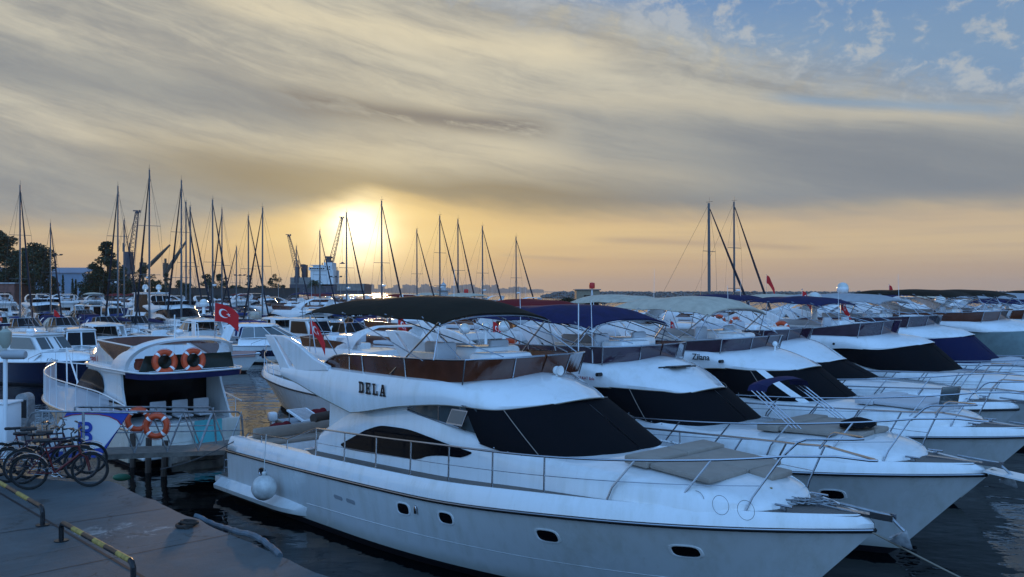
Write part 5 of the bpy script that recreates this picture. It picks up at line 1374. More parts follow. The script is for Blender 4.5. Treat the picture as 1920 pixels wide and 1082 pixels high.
# tenders and clutter at the near yacht's stern
def tender(name, L, B, m, loc, rz, label, eng=True):
    root = empty(name, loc, rz); tag(root, label, 'tender', 'tenders at the pontoon')
    mb = MB(); r = .17
    path = [(0, -B, .25), (L*.6, -B, .28), (L*.85, -B*.65, .36), (L, 0, .44), (L*.85, B*.65, .36), (L*.6, B, .28), (0, B, .25)]
    sp_ = []
    for i in range(len(path)-1):
        for k in range(4): sp_.append(Vector(path[i]).lerp(Vector(path[i+1]), k/4))
    sp_.append(Vector(path[-1])); mb.tube(sp_, r, 10); mb.build('tube', m, root)
    mb = MB(); mb.loft([[(x, -B*w, .2), (x, 0, z), (x, B*w, .2)] for x, w, z in ((0, 1, -.05), (L*.6, 1, -.05), (L*.85, .6, .05), (L*.98, .05, .25))]); mb.build('floor', 'greyhull', root)
    mb = MB(); mb.box((L*.35, 0, .38), (.28, 2*B, .06), bev=.02); mb.box((.02, 0, .3), (.06, 2*B, .4)); mb.build('bench', 'cushion', root)
    if eng:
        mb = MB(); mb.box((-.15, 0, .62), (.32, .26, .34), bev=.08); mb.box((-.12, 0, .25), (.12, .1, .6)); mb.build('outboard_motor', 'gel', root)
    return root
tender('rubber_tender', 3.0, .62, 'greyhull', rowpt(-4.6, 3.6, .1), RZ+pi/2+.4, 'grey inflatable tender afloat behind the stern of the yacht lettered DELA')
tender('rubber_tender', 3.2, .65, 'canvas_white', rowpt(-7.6, 3.4, .1), RZ+pi/2-.2, 'white covered inflatable tender with red bundles by the opposite row')
# pile on pontoon : white ribbed box, rolled mat, rope coil
def clutter():
    root = empty('davit_platform', rowpt(-2.9, 1.8, .78), RZ); tag(root, 'white slatted passerelle board propped on the pontoon', 'boarding plank')
    mb = MB(); mb.box((0, 0, .62), (1.0, .7, .05), ry=.25); mb.build('board', 'white', root)
    mb = MB()
    for k in range(9): mb.box((-.4+.1*k, 0, .655-.0+.025*(4-k)), (.06, .55, .012), ry=.25)
    mb.build('slats', 'greyhull', root)
    mb = MB(); mb.tube([(-.4, -.3, 0), (-.4, -.3, .7)], .02, 5); mb.tube([(.4, -.3, 0), (.4, -.3, .5)], .02, 5); mb.tube([(-.4, .3, 0), (-.4, .3, .7)], .02, 5); mb.tube([(.4, .3, 0), (.4, .3, .5)], .02, 5); mb.build('frame', 'galv', root)
    o = MB().lathe([(0, 0), (.12, 0), (.13, .05), (.12, .95), (0, 1.0)], n=14, axis='Y').build('rolled_mat', 'bark'); o.location = dela.matrix_basis @ Vector((.3, .2, 1.78)); tag(o, 'brown rolled mat lying across the stern of the yacht lettered DELA', 'mat'); o.rotation_euler = (0, 0, RZ+.4)
    mb = MB(); random.seed(8); pts = []
    for i in range(140):
        a = i*.37; rr = .22+.1*sin(i*.31); pts.append((rr*cos(a), rr*sin(a)*.7, .1+.25*abs(sin(i*.11))))
    o = mb.tube(pts, .018, 5).build('rope_coil', 'tealrope'); o.location = rowpt(-2.6, .6, .78); tag(o, 'tangled green blue rope coil on the pontoon', 'rope')
M['tealrope'] = mat('green_blue_rope', (.05, .16, .16), .9)
clutter()
for i, (s, off, m, lb) in enumerate(((-3.2, 1.1, 'canvas_red', 'maroon bag on the pontoon behind the yacht lettered DELA'), (-3.0, 3.1, 'orange', 'orange bundle on the pontoon behind the yacht lettered DELA'), (-8.0, 5.3, 'canvas_red', 'dark red bundle near the opposite yacht bow'))):
    mb = MB(); rings = []
    o = MB().sphere((0, 0, .2), .3, 12, 8, (1.2, .8, .75)).sphere((.2, .1, .3), .16, 10, 6).build('bundle', m); o.location = rowpt(s, off, .78 if i < 2 else .35); tag(o, lb, 'bundle')
# dark gap under the gangway: fender tyres and a blue-green float
o = MB().sphere((0, 0, 0), .16, 12, 8, (1.5, .8, .6)).build('float', 'greenf') if M.setdefault('greenf', mat('green_plastic', (.03, .16, .09), .5)) else 0
o.location = ground(228, 895, .4); tag(o, 'small green float in the dark gap below the gangway', 'float')
for i, (u, v, a) in enumerate(((235, 882, .5), (262, 893, -.4), (290, 900, .7))):
    o = MB().tube([(0, 0, -1.2), (.05*i, 0, 1.0)], .09, 8).build('timber_pile', 'bark'); o.location = ground(u, v, .0)+Vector((0, .5, 0)); tag(o, ['dark timber pile below the gangway, nearest the bicycles', 'dark timber pile below the gangway, middle one', 'dark timber pile below the gangway, nearest the yacht lettered DELA'][i], 'pile', 'timber piles below the gangway')

mb = MB(); rings = []
for i in lsp(-1, 1, 9): rings.append([(13.35+.32*cos(a)*(1-i*i*.5), -.1+.45*i, 2.50+.14*max(0, sin(a))*(1-.6*i*i)+.02*sin(i*9)) for a in lsp(0, pi, 7)])
mb.loft(rings, cap=True); o = mb.build('folded_cover', 'cover'); o.location = y2.location; o.rotation_euler = y2.rotation_euler; tag(o, 'black folded cover lying on the sun pad of the yacht with the navy bimini', 'cover')
mb = MB()
for q in (0, .14): mb.tube([(8.85+q, -.75, 3.42), (9.15+q, .1, 3.44), (9.0+q, .3, 3.40)], .018, 5)
mb.box((9.05, -.3, 3.43), (.3, .5, .03)); mb.build('folded_light_bracket', 'blackpaint', y2)
for yy, s_, t_, z0, z1 in ((y2, 7.6, -1.66, 3.5, 5.0), (y2, 5.2, -1.7, 3.6, 5.3), (y3, 6.6, 1.5, 3.6, 5.4), (y5, 8.0, -1.6, 3.7, 5.2), (y6, 7.5, 1.4, 3.8, 6.0), (b2, 3.2, .9, 4.4, 6.2), (b4, 3.0, -.7, 4.4, 6.4), (b6, 3.3, .8, 4.4, 6.0)):
    mb = MB(); mb.tube([(s_, t_, z0), (s_-.05, t_, z1)], [.014, .006], 5); mb.build('aerial', 'white', yy)
n_ = 0
for yy, nm in ((y2, 'the yacht with the navy bimini'), (y3, 'the yacht lettered Zilana')):
    for s_ in (5.4, 9.2):
        f = MB().tube([(0, 0, .42), (0, 0, .36), (0, 0, .30), (0, 0, -.30), (0, 0, -.38)], [.03, .06, .13, .13, .04], 12); f.tube([(0, 0, .4), (0, .05, .95)], .009, 4)
        o = f.build('fender', ['fender', 'navyhull'][n_ % 2]); o.location = yy.matrix_basis @ Vector((s_, -2.34, .85)); o.rotation_euler = yy.rotation_euler
        tag(o, ['aft white', 'forward navy'][n_ % 2]+' cylinder fender on the flank of '+nm, 'fender'); n_ += 1
HAZE = .00009
M['darkwall'] = mat('dark_brown_wall', (.05, .042, .038), .9, var=.2, vscale=.5)
# ------------------------------------------------------------------ fairway side: individually seen boats
OCC = []
def put(o, x, y, rz, label, cat, group=None, r=2.2, z=0):
    o.location = (x, y, z); o.rotation_euler = (0, 0, rz); tag(o, label, cat, group); OCC.append((x, y, r)); return o
def putpx(o, u, v, rz, label, cat, group=None, r=2.2):
    p = ground(u, v, 0); return put(o, p.x, p.y, rz, label, cat, group, r)
HB = RZ; HF = RZ+pi
navy = pilothouse('fishing_boat', 9.0, 1.55, 'navyhull', 1.15, 1.5, 2.75, 2.2, 4.6, three=True, dark='lglass', radar=True)
p = rowpt(-37.2, 1.6); put(navy, p.x, p.y, RZ+.35, 'navy hulled fishing boat with white wheelhouse at the left edge', 'fishing boat')
text('name_lettering', 'K Ocean', 'inkblack', navy, (6.2, -1.16, 1.40+.06), (radians(60), 0, 0), .26, .004)
o = MB().tube([(0, 0, .45), (0, 0, .3), (0, 0, -.3), (0, 0, -.42)], [.05, .19, .19, .05], 12).build('fender', 'navyhull'); o.location = navy.matrix_basis @ Vector((6.6, -1.62, .95)); tag(o, 'navy fender hung at the bow of the navy hulled fishing boat', 'fender')
cab = pilothouse('cabin_boat', 7.6, 1.35, 'gel', 1.0, 1.45, 2.75, 1.6, 4.0)
p = rowpt(-41.5, 7.2); put(cab, p.x, p.y, RZ-.25, 'small white cabin boat with wide dark windscreen behind the navy fishing boat', 'cabin boat')
ex = express(fend=True, L=11.5, B=1.75)
p = rowpt(-43.0, 17.3); put(ex, p.x, p.y, RZ+.45, 'white hardtop cruiser with dark blue hull band right of the red flag', 'motor cruiser')
for i, (f, r) in enumerate(FEND):
    o = f.build('fender', 'navyhull'); o.matrix_basis = r.matrix_basis.copy(); o.location = r.location; o.rotation_euler = r.rotation_euler
    tag(o, ['aft navy fender facing the camera on the white hardtop cruiser', 'aft navy fender on the far flank of the hardtop cruiser', 'forward navy fender facing the camera on the white hardtop cruiser', 'forward navy fender on the far flank of the hardtop cruiser'][i], 'fender')
hw_ = express('motor_cruiser', 9.5, 1.7, None, True, 'cream'); p = rowpt(-46, 11.5); put(hw_, p.x, p.y, RZ+pi+.1, 'white hardtop boat with open dark cockpit behind the tour yacht', 'motor cruiser')
# pinkish tarpaulin boat
tb = empty('covered_boat'); hullform(tb, 7.5, 1.25, .95, 1.2, 'gel')
mb = MB(); rings = []
for s in lsp(.3, 7.2, 10): w = 1.2*(1-max(0, (s/7.5-.5)/.5)**2.2)+.02; rings.append([(s, w*cos(a), 1.0+(.55-.03*s)*sin(a)**.7+.05*sin(s*3)) for a in lsp(0, pi, 11)])
mb.loft(rings, cap=True).build('tarpaulin', 'skinbrown', tb); p = rowpt(-37, 10.3); put(tb, p.x, p.y, RZ+.7, 'boat under a pinkish brown tarpaulin behind the tour yacht', 'covered boat')
fy = copy_tree(b2); p = rowpt(-58, -3); put(fy, p.x, p.y, RZ+pi+.3, 'white flybridge boat with tall hoop arch behind the navy fishing boat', 'yacht')
fy = copy_tree(tour)
for c in list(fy.children):
    if c.name.startswith('name_lettering'): bpy.data.objects.remove(c)
p = rowpt(-54, 4.6); put(fy, p.x, p.y, RZ+pi+.15, 'white tour yacht with paired red lifebuoys on its arch beyond the small cabin boat', 'tour yacht')
for q in (-.6, .45): lifebuoy(fy.matrix_basis @ Vector((-.45, q, 3.1)), fy.matrix_basis.to_3x3() @ Vector((-1, 0, .1)), ['left', 'right'][q < 0]+' red lifebuoy of the pair on the far tour yacht arch', .28, .08, 'lifebuoys on the far tour yacht')

tw = pilothouse('trawler_yacht', 14, 2.1, 'gel', 1.8, 2.6, 5.0, 5.0, 9.0, three=True); x, y_, _ = at(285, 112, 560); put(tw, x-7*cos(RZ+.1), y_-7*sin(RZ+.1), RZ+.1, 'tall white pilothouse yacht below the tallest mast, two domes on its roof', 'motor yacht', r=3.5)
for q in (-.9, .9): dome(tw.matrix_basis @ Vector((7.0, q, 5.75)), .36, ['left', 'right'][q > 0]+' white dome on the roof of the tall pilothouse yacht', 'domes on the pilothouse yacht', .3)
aw = empty('awning_boat'); hullform(aw, 12, 1.9, 1.3, 1.7, 'gel'); house(aw, 'cabin', 'gel', [(5, 1.5, 1.3, 2.3, 1.3), (8, 1.4, 1.4, 2.3, 1.1), (9.5, .8, 1.5, 1.9, .6)])
mb = MB(); mb.loft([[(x, y, 3.15-.12*abs(y)) for y in (-1.9, -1, 0, 1, 1.9)] for x in (-.5, 4, 9)]); mb.build('awning', 'canvas_navy', aw)
for q in (-1.7, 1.7):
    for x in (0, 4, 8.5): MB().tube([(x, q, 1.3), (x, q, 2.95)], .03, 5).build('awning_pole', 'steel', aw)
p = ground(300, 622, 0); put(aw, p.x+3, p.y+2, RZ+pi*.5+.5, 'boat under a long dark navy awning left of the red flag', 'awning boat', r=3.5)
# ------------------------------------------------------------------ the fleet: prototypes then copies
PROTO = {}
def fleet_protos():
    P = PROTO
    P['ex_navy'] = ex; P['ex_white'] = express('motor_cruiser', 10.5, 1.65, ('bluehull', .86, .95), True, 'gel')
    P['sport_blue'] = express('sports_boat', 9, 1.5, ('navyhull', .5, .9), False, 'gel', 'canvas_blue')
    P['sport_cream'] = express('sports_boat', 9.5, 1.5, None, False, 'cream', 'canvas_cream')
    P['sport_navy'] = express('sports_boat', 8.5, 1.4, ('canvas_red', .86, .94), False, 'gel', 'canvas_navy')
    P['sport_dark'] = express('sports_boat', 10, 1.6, None, False, 'navyhull', 'canvas_dark')
    P['sport_grey'] = express('sports_boat', 10, 1.6, None, False, 'greyhull', 'canvas_white')
    P['ph_blue'] = pilothouse('fishing_boat', 8.5, 1.45, 'bluehull', 1.05, 1.55, 2.8, 2.0, 4.2, three=True, radar=True)
    P['ph_white'] = pilothouse('cabin_boat', 8.8, 1.5, 'gel', 1.1, 1.6, 3.0, 1.8, 4.6)
    P['yfin'] = b3; P['yarch'] = b2; P['ynavy'] = b6; P['ycream'] = b4
    P['big'] = yacht(dict(name='motor_yacht', full=False, ports=False, arch='curve', L=17.5, B=2.5, fz=.25, glassmat='glass', cover_from=6.0, sideglass=False, covermat='glass', winmat='glass'))[0]
fleet_protos()
KIND = {'ex_navy': ('hardtop cruiser with dark band', 'motor cruiser'), 'ex_white': ('white hardtop cruiser', 'motor cruiser'),
        'sport_blue': ('small boat with blue canvas', 'sports boat'), 'sport_cream': ('cream boat with cream canvas hood', 'sports boat'), 'sport_navy': ('white boat with navy canvas hood', 'sports boat'),
        'sport_dark': ('dark hulled boat with charcoal hood', 'sports boat'), 'sport_grey': ('grey hulled boat with white canvas', 'sports boat'), 'ph_blue': ('blue hulled fishing boat with wheelhouse', 'fishing boat'), 'ph_white': ('white cabin boat with wheelhouse', 'cabin boat'),
        'yfin': ('flybridge yacht with maroon canopy', 'yacht'), 'yarch': ('flybridge yacht with hoop arch', 'yacht'), 'ynavy': ('flybridge yacht with navy canopy', 'yacht'), 'ycream': ('flybridge yacht with beige canopy', 'yacht'), 'big': ('large yacht with black windows', 'yacht')}
# landmarks along the picture, for telling far boats apart
MARKS = [(-80, 'near the dark trees'), (60, 'below the leftmost mast'), (120, 'before the blue shed'), (180, 'below the tall pointed tree'), (235, 'below the lattice crane'), (275, 'below the tallest mast'), (320, 'below the slanting booms'),
         (365, 'below the mast trio'), (430, 'before the round trees'), (490, 'below a mast pair'), (550, 'left of the cargo ship'), (605, 'below the cargo ship'), (665, 'right of the cargo ship'), (715, 'below the sun'), (770, 'right of the sun'), (830, 'before the long building'),
         (885, 'before the lighthouse'), (940, 'before the jetty railing'), (1000, 'at the jetty end'), (1060, 'before the beige house'), (1120, 'right of the beige house'), (1190, 'left of the cream bimini'), (1270, 'behind the cream bimini'), (1340, 'below the twin masts'), (1430, 'by the flag mast'), (1520, 'before the rock mound'), (1650, 'right of the tall dome'), (1780, 'under the pale canopy'), (1900, 'by the breakwater')]
def mark(u): return min(MARKS, key=lambda m: abs(m[0]-u))[1]
ROWW = {-34: 'across the fairway', -50: 'in the second row', -66: 'in the third row', -84: 'in the fourth row', -102: 'in the fifth row', -122: 'in the sixth row', -144: 'in the seventh row', -168: 'in the eighth row', -190: 'in the rearmost row'}
used_labels = {}
def uniq(kd, rw, mk_):
    rw = rw.replace('the rearmost row', 'the last row')
    base = kd+' '+rw+', '+mk_
    used_labels.setdefault(base, 0); used_labels[base] += 1; n = used_labels[base]
    if n == 1: return base
    return kd+[', half hidden, ', ', set back, ', ', further right, ', ', rightmost such, '][min(n-2, 3)]+rw+', '+mk_
random.seed(11)
far_boats = 0
def free(x, y, r):
    return all((x-a)**2+(y-b)**2 > (r+c)**2*.75 for a, b, c in OCC)

# sailing yachts first: mast positions read from the photograph's skyline, standing at plausible berths
SAILS = [(38, 347, 92, 2, 'canvas_blue', 0, 1), (95, 418, 112, 1, 'canvas_blue', 0, 1), (221, 349, 90, 2, 'canvas_navy', 1, -1), (233, 412, 104, 1, 'canvas_blue', 0, 1), (280, 318, 86, 2, 'canvas_navy', 1, -1), (340, 338, 90, 2, 'canvas_cream', 0, -1),
         (349, 378, 101, 1, 'canvas_navy', 0, 1), (357, 387, 95, 1, 'canvas_white', 0, 1), (399, 374, 97, 1, 'canvas_navy', 1, 1), (416, 391, 106, 1, 'canvas_blue', 0, -1), (443, 462, 128, 1, 'canvas_navy', 0, -1), (466, 404, 108, 1, 'canvas_blue', 0, 1), (492, 389, 99, 1, 'canvas_navy', 0, -1),
         (556, 462, 135, 1, 'canvas_white', 0, 1), (600, 432, 122, 1, 'canvas_navy', 0, 1), (650, 398, 104, 1, 'canvas_blue', 1, 1), (716, 376, 97, 1, 'canvas_navy', 1, 1), (782, 430, 125, 1, 'canvas_navy', 0, 1), (825, 404, 113, 2, 'canvas_blue', 1, 1), (859, 411, 111, 1, 'canvas_navy', 0, 1),
         (905, 424, 118, 1, 'canvas_blue', 1, 1), (968, 444, 126, 1, 'canvas_navy', 1, 1), (1330, 381, 74, 2, 'canvas_cream', 1, 1), (1377, 378, 84, 2, 'canvas_navy', 1, 1)]
SLAB = ['leftmost bare mast, before the dark trees', 'short mast left of the blue shed', 'tall mast before the pointed tree', 'mast right of the pointed tree', 'tallest mast of the marina', 'second tallest mast, left of a close trio', 'middle mast of the close trio', 'right mast of the close trio, slightly shorter',
        'left mast of the pair before the round trees', 'right mast of the pair before the round trees', 'shortest mast, between two pairs', 'left mast of the pair left of the far crane', 'right mast of the pair left of the far crane', 'short mast beside the harbour crane', 'mast before the cargo ship', 'mast just left of the sun',
        'tall mast just right of the sun', 'first low mast right of the sun', 'mast above the lighthouse building', 'mast right of the lighthouse building', 'mast before the jetty railing', 'last mast of the middle group, at the jetty', 'left of the twin right-hand masts', 'right of the twin right-hand masts']
for (u, v, y, nsp, cv, rad, sg), lb in zip(SAILS, SLAB):
    zt_ = H-(v-CY)/F*y; L = 10.5+zt_*.12; xm = L*.58; rz = HB if sg > 0 else HF
    rz += random.uniform(-.12, .12)
    hull_c = random.choice(['gel', 'gel', 'cream', 'navyhull'])
    mr = .10 if y > 80 else .13
    o = sailboat(hull_c, zt_, L, cv, 2.2, rad, 'jib', nsp, mr=mr, jibr=.11)
    mx = at(u, y); d = Vector((cos(rz), sin(rz)))
    put(o, mx-d.x*xm, y-d.y*xm, rz, 'sailing yacht with furled sails, '+lb, 'sailing yacht', 'sailing yachts', 1.8)

choices = [('ex_navy', 3), ('ex_white', 7), ('sport_blue', 3), ('sport_cream', 4), ('sport_navy', 7), ('sport_dark', 6), ('sport_grey', 2), ('ph_blue', 1), ('ph_white', 4), ('yfin', 3), ('yarch', 6), ('ynavy', 3), ('ycream', 4), ('big', 6)]
bag = [k for k, n in choices for _ in range(n)]
for s0, rw in ROWW.items():
    off = -60.0; bw = 4.0
    while off < 150:
        off += bw
        flip = (list(ROWW).index(s0) % 2 == 1)
        k = random.choice(bag); bw_new = 5.0 if KIND[k][1] == 'yacht' else 3.65; off += (bw_new-bw)/2; bw = bw_new+random.uniform(-.15, .35)
        if s0 == -34 and k in ('yfin', 'yarch', 'ynavy', 'ycream', 'big') and random.random() < .5: k = random.choice(['ex_white', 'sport_navy', 'sport_cream', 'ph_white'])
        L = 15 if KIND[k][1] == 'yacht' else 10
        p = rowpt(s0-(0 if flip else L)+random.uniform(-.5, .5), off)
        mid = p + (DV*L/2 if not flip else -DV*L/2)
        if mid.y < 46: continue
        u = CX+F*mid.x/mid.y
        if u < -40 or u > 1960: continue
        ymax = 205 if u < 690 else (150 if u < 1000 else 96)
        if mid.y > ymax: continue
        if s0 == -34 and off < 20.5 and off > -12: continue
        if s0 == -50 and off < 21: continue
        if 1010 < u and mid.y > 78 and KIND[k][1] == 'yacht': continue
        if not free(mid.x, mid.y, 1.15): continue
        o = copy_tree(PROTO[k]) 
        lb = uniq(KIND[k][0], rw, mark(u))
        put(o, p.x, p.y, (HF if flip else HB)+random.uniform(-.09, .09), lb, KIND[k][1], 'boats in the far rows', 2.0)
        OCC[-1] = (mid.x, mid.y, 1.9); far_boats += 1
print('far boats', far_boats)
# unused prototypes leave the scene
for k, o in PROTO.items():
    if 'category' not in o:
        for c in list(o.children):
            for g_ in list(c.children): bpy.data.objects.remove(g_)
            bpy.data.objects.remove(c)
        bpy.data.objects.remove(o)
# piers between the far rows
for i, (s0, nm) in enumerate(((-48, 'second'), (-81, 'third'), (-119, 'fourth'), (-165, 'fifth'))):
    a0, a1 = -40, (110 if s0 > -100 else 50); P = [rowpt(s0, a0), rowpt(s0, a1), rowpt(s0-1.6, a1), rowpt(s0-1.6, a0)]
    mb = MB(); mb.prism([Vector((p.x, p.y, .7)) for p in P], (0, 0, -.6)); tag(mb.build('pontoon', 'plank'), nm+' long pontoon between the far rows of boats', 'pontoon')

# small flags about the marina
FL = [(581, 618, 33, 'red flag with white crescent hanging at the aft end of the charcoal bimini', 0.8, 2.1), (746, 608, 38, 'red flag seen through the middle of the charcoal bimini frame', .85, 1.6), (924, 618, 38, 'small red flag seen between the charcoal bimini poles at the front', .7, 1.5),
      (101, 587, 90, 'small red flag on a far boat below the blue shed', 1.0, 2.5), (1257, 615, 45, 'small red flag below the cream bimini', .6, 1.2), (1437, 523, 85, 'dark red flag on a tall staff right of the twin masts', 1.2, 5.5), (1504, 560, 40, 'red flag left of the navy sunshade above the dolphin emblem', .7, 1.6), (1577, 580, 36, 'red flag below the tall satellite dome', .6, 1.3), (1667, 543, 70, 'red pennant flag above the long pale canopy', .9, 2.6), (1283, 700, 99, '', 0, 0)]
for (u, v, y, lb, w, pl) in FL[:-1]:
    x, y_, z = at(u, y, v); flag((x, y_, z-pl+.4), 0, lb, (w, w*.66), (1, .2), .85, pl, emblem=y < 60, group=None)

# ------------------------------------------------------------------ jetty, harbour building, lighthouse
def block(mb, u0, u1, v0, v1, y, d, z0=None):
    x0, x1 = at(u0, y), at(u1, y); zt_ = H-(v0-CY)/F*y; zb = (H-(v1-CY)/F*y) if z0 is None else z0
    mb.box(((x0+x1)/2, y+d/2, (zt_+zb)/2), (abs(x1-x0), d, zt_-zb)); return x0, x1, zb, zt_
root = empty('jetty', (0, 0, 0)); tag(root, 'grey stone jetty wall with railing across the harbour mouth', 'jetty')
mb = MB(); block(mb, 680, 1125, 573, 600, 195, 3, -1); mb.build('wall', 'wallgrey', root)
mb = MB(); zt_ = H-(573-CY)/F*195
x0, x1 = at(870, 195), at(1012, 195)
for z in (.5, 1.0): mb.tube([(x0, 195.4, zt_+z*1.2), (x1, 195.4, zt_+z*1.2)], .05, 4)
for k in lsp(x0, x1, 12): mb.tube([(k, 195.4, zt_), (k, 195.4, zt_+1.2)], .05, 4)
mb.build('railing', 'wire', root)
root = empty('jetty_house'); tag(root, 'small beige flat roofed house on the jetty left of the breakwater', 'building')
mb = MB(); x0, x1, zb, zt_ = block(mb, 1081, 1124, 544, 575, 190, 6, 1.5); mb.build('wall', 'wallpale2', root) if M.setdefault('wallpale2', mat('beige_render', (.26, .21, .15), .9, var=.15)) else 0
mb = MB(); mb.box(((x0+x1)/2+.7, 189.9, (zb+zt_)/2-.3), (3.1, .2, (zt_-zb)*.6)); mb.build('window', 'glass', root)
mb = MB(); mb.box(((x0+x1)/2, 193, zt_+.1), (x1-x0+.6, 6.6, .22)); mb.build('roof', 'wallgrey', root)
root = empty('harbour_building'); tag(root, 'long low grey building with small lighthouse turret at the harbour mouth', 'building')
mb = MB(); x0, x1, zb, zt_ = block(mb, 760, 880, 557, 585, 230, 10, 0); mb.prism([(at(880, 230), 230, zt_), (at(918, 230), 230, 0), (at(880, 230), 230, 0)], (0, 10, 0)); mb.build('wall', 'wallpale', root)
mb = MB()
for u in range(783, 797, 5): block(mb, u, u+3, 562, 570, 229.9, .2)
mb.build('window', 'glass', root)
mb = MB(); xc = at(832, 232); mb.lathe([(1.3, zt_-.5), (1.1, zt_+1.6), (1.9, zt_+1.7), (1.9, zt_+1.9), (.7, zt_+1.9), (.7, zt_+3.0), (.9, zt_+3.05), (0, zt_+4.0)], (xc, 231, 0), 14); mb.tube([(xc, 231, zt_+4), (xc, 231, zt_+5)], .06, 4); mb.build('turret', 'wallpale', root)
for (u, v, y, h_, lb) in ((874, 547, 188, 3.0, 'red harbour light on a white stand at the jetty'), (1110, 536, 150, 5.5, 'red and white banded harbour light mast before the beige jetty house')):
    root = empty('harbour_light', (at(u, y), y, H-(v-CY)/F*y-h_)); tag(root, lb, 'harbour light')
    mb = MB(); mb.tube([(-.5, 0, 0), (0, 0, h_-.4)], .07, 5); mb.tube([(.5, 0, 0), (0, 0, h_-.4)], .07, 5)
    for k in (.3, .6): mb.tube([(-.5*(1-k), 0, h_*k), (.5*(1-k), 0, h_*k)], .05, 4)
    mb.build('stand', 'white', root); MB().lathe([(0, -.5), (.45, -.45), (.5, 0), (.45, .5), (0, .6)], (0, 0, h_), 12).build('lantern', 'light_red', root)

# breakwater of boulders: the visible crest as many stones on one long mound
def boulders(name, P, n, size, label=None, kind='structure', seed=1, w=6, h=4.6):
    rng = random.Random(seed); mb = MB()
    a, b = Vector(P[0]), Vector(P[1]); d = b-a; L = d.length; dn = d.normalized(); nn = Vector((-dn.y, dn.x, 0))
    rings = []
    for k in lsp(0, 1, 80):
        c = a+d*k; e = min(1, min(k, 1.0)*30+.15); hh = (h-.8)*e*(1+.10*mnoise.noise(Vector((k*40, seed, 0))))
        rings.append([c+nn*(-w*1.2*e)+Vector((0, 0, -1)), c+nn*(-w*.5*e)+Vector((0, 0, hh*.62)), c+nn*(-w*.15)+Vector((0, 0, hh)), c+nn*(w*.4)+Vector((0, 0, hh)), c+nn*w*1.2+Vector((0, 0, -1))])
    mb.loft(rings, cap=True)
    ico = []
    for i in range(n):
        k = rng.random(); q = rng.uniform(-1.05, .25); e = min(1, k*30+.15); c = a+d*k+nn*(w*q*e)
        z = (h-.8)*e*(1-max(0, abs(q)-.15)/.9)
        s = size*rng.uniform(.5, 1.15); vs = []
        for (x, y, zz) in ((1, 0, 0), (-1, 0, 0), (0, 1, 0), (0, -1, 0), (0, 0, 1), (0, 0, -1), (.7, .7, .5), (-.7, .6, .6), (.6, -.7, .6), (-.6, -.7, .5)):
            vs.append(c+Vector((x*s*rng.uniform(.7, 1.3), y*s*rng.uniform(.7, 1.2), z+zz*s*rng.uniform(.6, .95))))
        ico += [(vs, [(4, 6, 7), (4, 7, 9), (4, 9, 8), (4, 8, 6), (6, 0, 2), (6, 2, 7), (7, 2, 1), (7, 1, 9), (9, 1, 3), (9, 3, 8), (8, 3, 0), (8, 0, 6), (5, 2, 0), (5, 1, 2), (5, 3, 1), (5, 0, 3)])]
    for vs, fs in ico: mb.add(vs, fs)
    o = mb.build(name, 'rock', fix=False); tag(o, label, None, None, kind); return o
p0 = ground(1012, 556.5, 0); 
boulders('breakwater', [(at(1015, 780), 780, 0), (at(2300, 700), 700, 0)], 1800, 1.9, seed=2, w=8, h=5.1)
boulders('rock_mound', [(at(1425, 150), 150, 0), (at(1560, 118), 118, 0)], 500, .75, seed=5, w=5, h=2.2)
boulders('shore_rocks', [(at(1640, 140), 140, 0), (at(2000, 130), 130, 0)], 500, .75, seed=6, w=5, h=2.0)
boulders('jetty_rocks', [(at(690, 187), 187, 0), (at(1130, 184), 184, 0)], 500, .8, seed=7, w=4, h=1.4)

# far shore: left land, distant hills and city
mb = MB(); mb.prism([(-400, 212, .9), (at(690, 215), 212, .9), (at(690, 300), 300, .9), (at(700, 900), 900, .9), (-2000, 900, .9)], (0, 0, -3)); tag(mb.build('shore_ground', 'wallgrey'), kind='structure')
def ridge(name, u0, u1, y, f, m, d=300, n=120):
    mb = MB(); rings = []
    for u in lsp(u0, u1, n): x = at(u, y); z = f(u); rings.append([(x, y, -2), (x, y+d*.05, z*.8), (x, y+d*.3, z), (x, y+d, -2)])
    mb.loft(rings, cap=True); return tag(mb.build(name, m), kind='structure')
M['hill'] = mat('distant_scrub', (.10, .11, .10), .95)
N_ = lambda u, a, s=0: mnoise.noise(Vector((u*a, s, 0)))
ridge('distant_hills', 640, 1020, 6000, lambda u: 14+18*max(0, 1-abs(u-820)/230)**.5+4*N_(u, .05), 'hill', 800)
ridge('far_mountain', 60, 300, 9000, lambda u: 30+110*max(0, 1-abs(u-140)/110)**1.1+14*N_(u, .05, 3), 'hill', 900)
ridge('far_headland', 1000, 2100, 9000, lambda u: 8+6*N_(u, .02, 9), 'hill', 900)
random.seed(21)
for k in range(34):                                    # far city blocks along the misty shore
    u = 655+k*10.2+random.uniform(-3, 3); w = random.uniform(30, 70); h_ = random.uniform(14, 46)*(1.0 if u < 960 else .7)
    root = MB().box((0, 0, h_/2), (w, 30, h_)).box((w*.1, 0, h_+2), (w*.3, 12, 4)).build('tower_block', 'wallgrey'); root.location = (at(u, 5200), 5200+random.uniform(-80, 80), 2)
    tag(root, 'tiny hazy tower block on the far shore behind the harbour mouth', 'building', 'far city blocks on the misty shore')

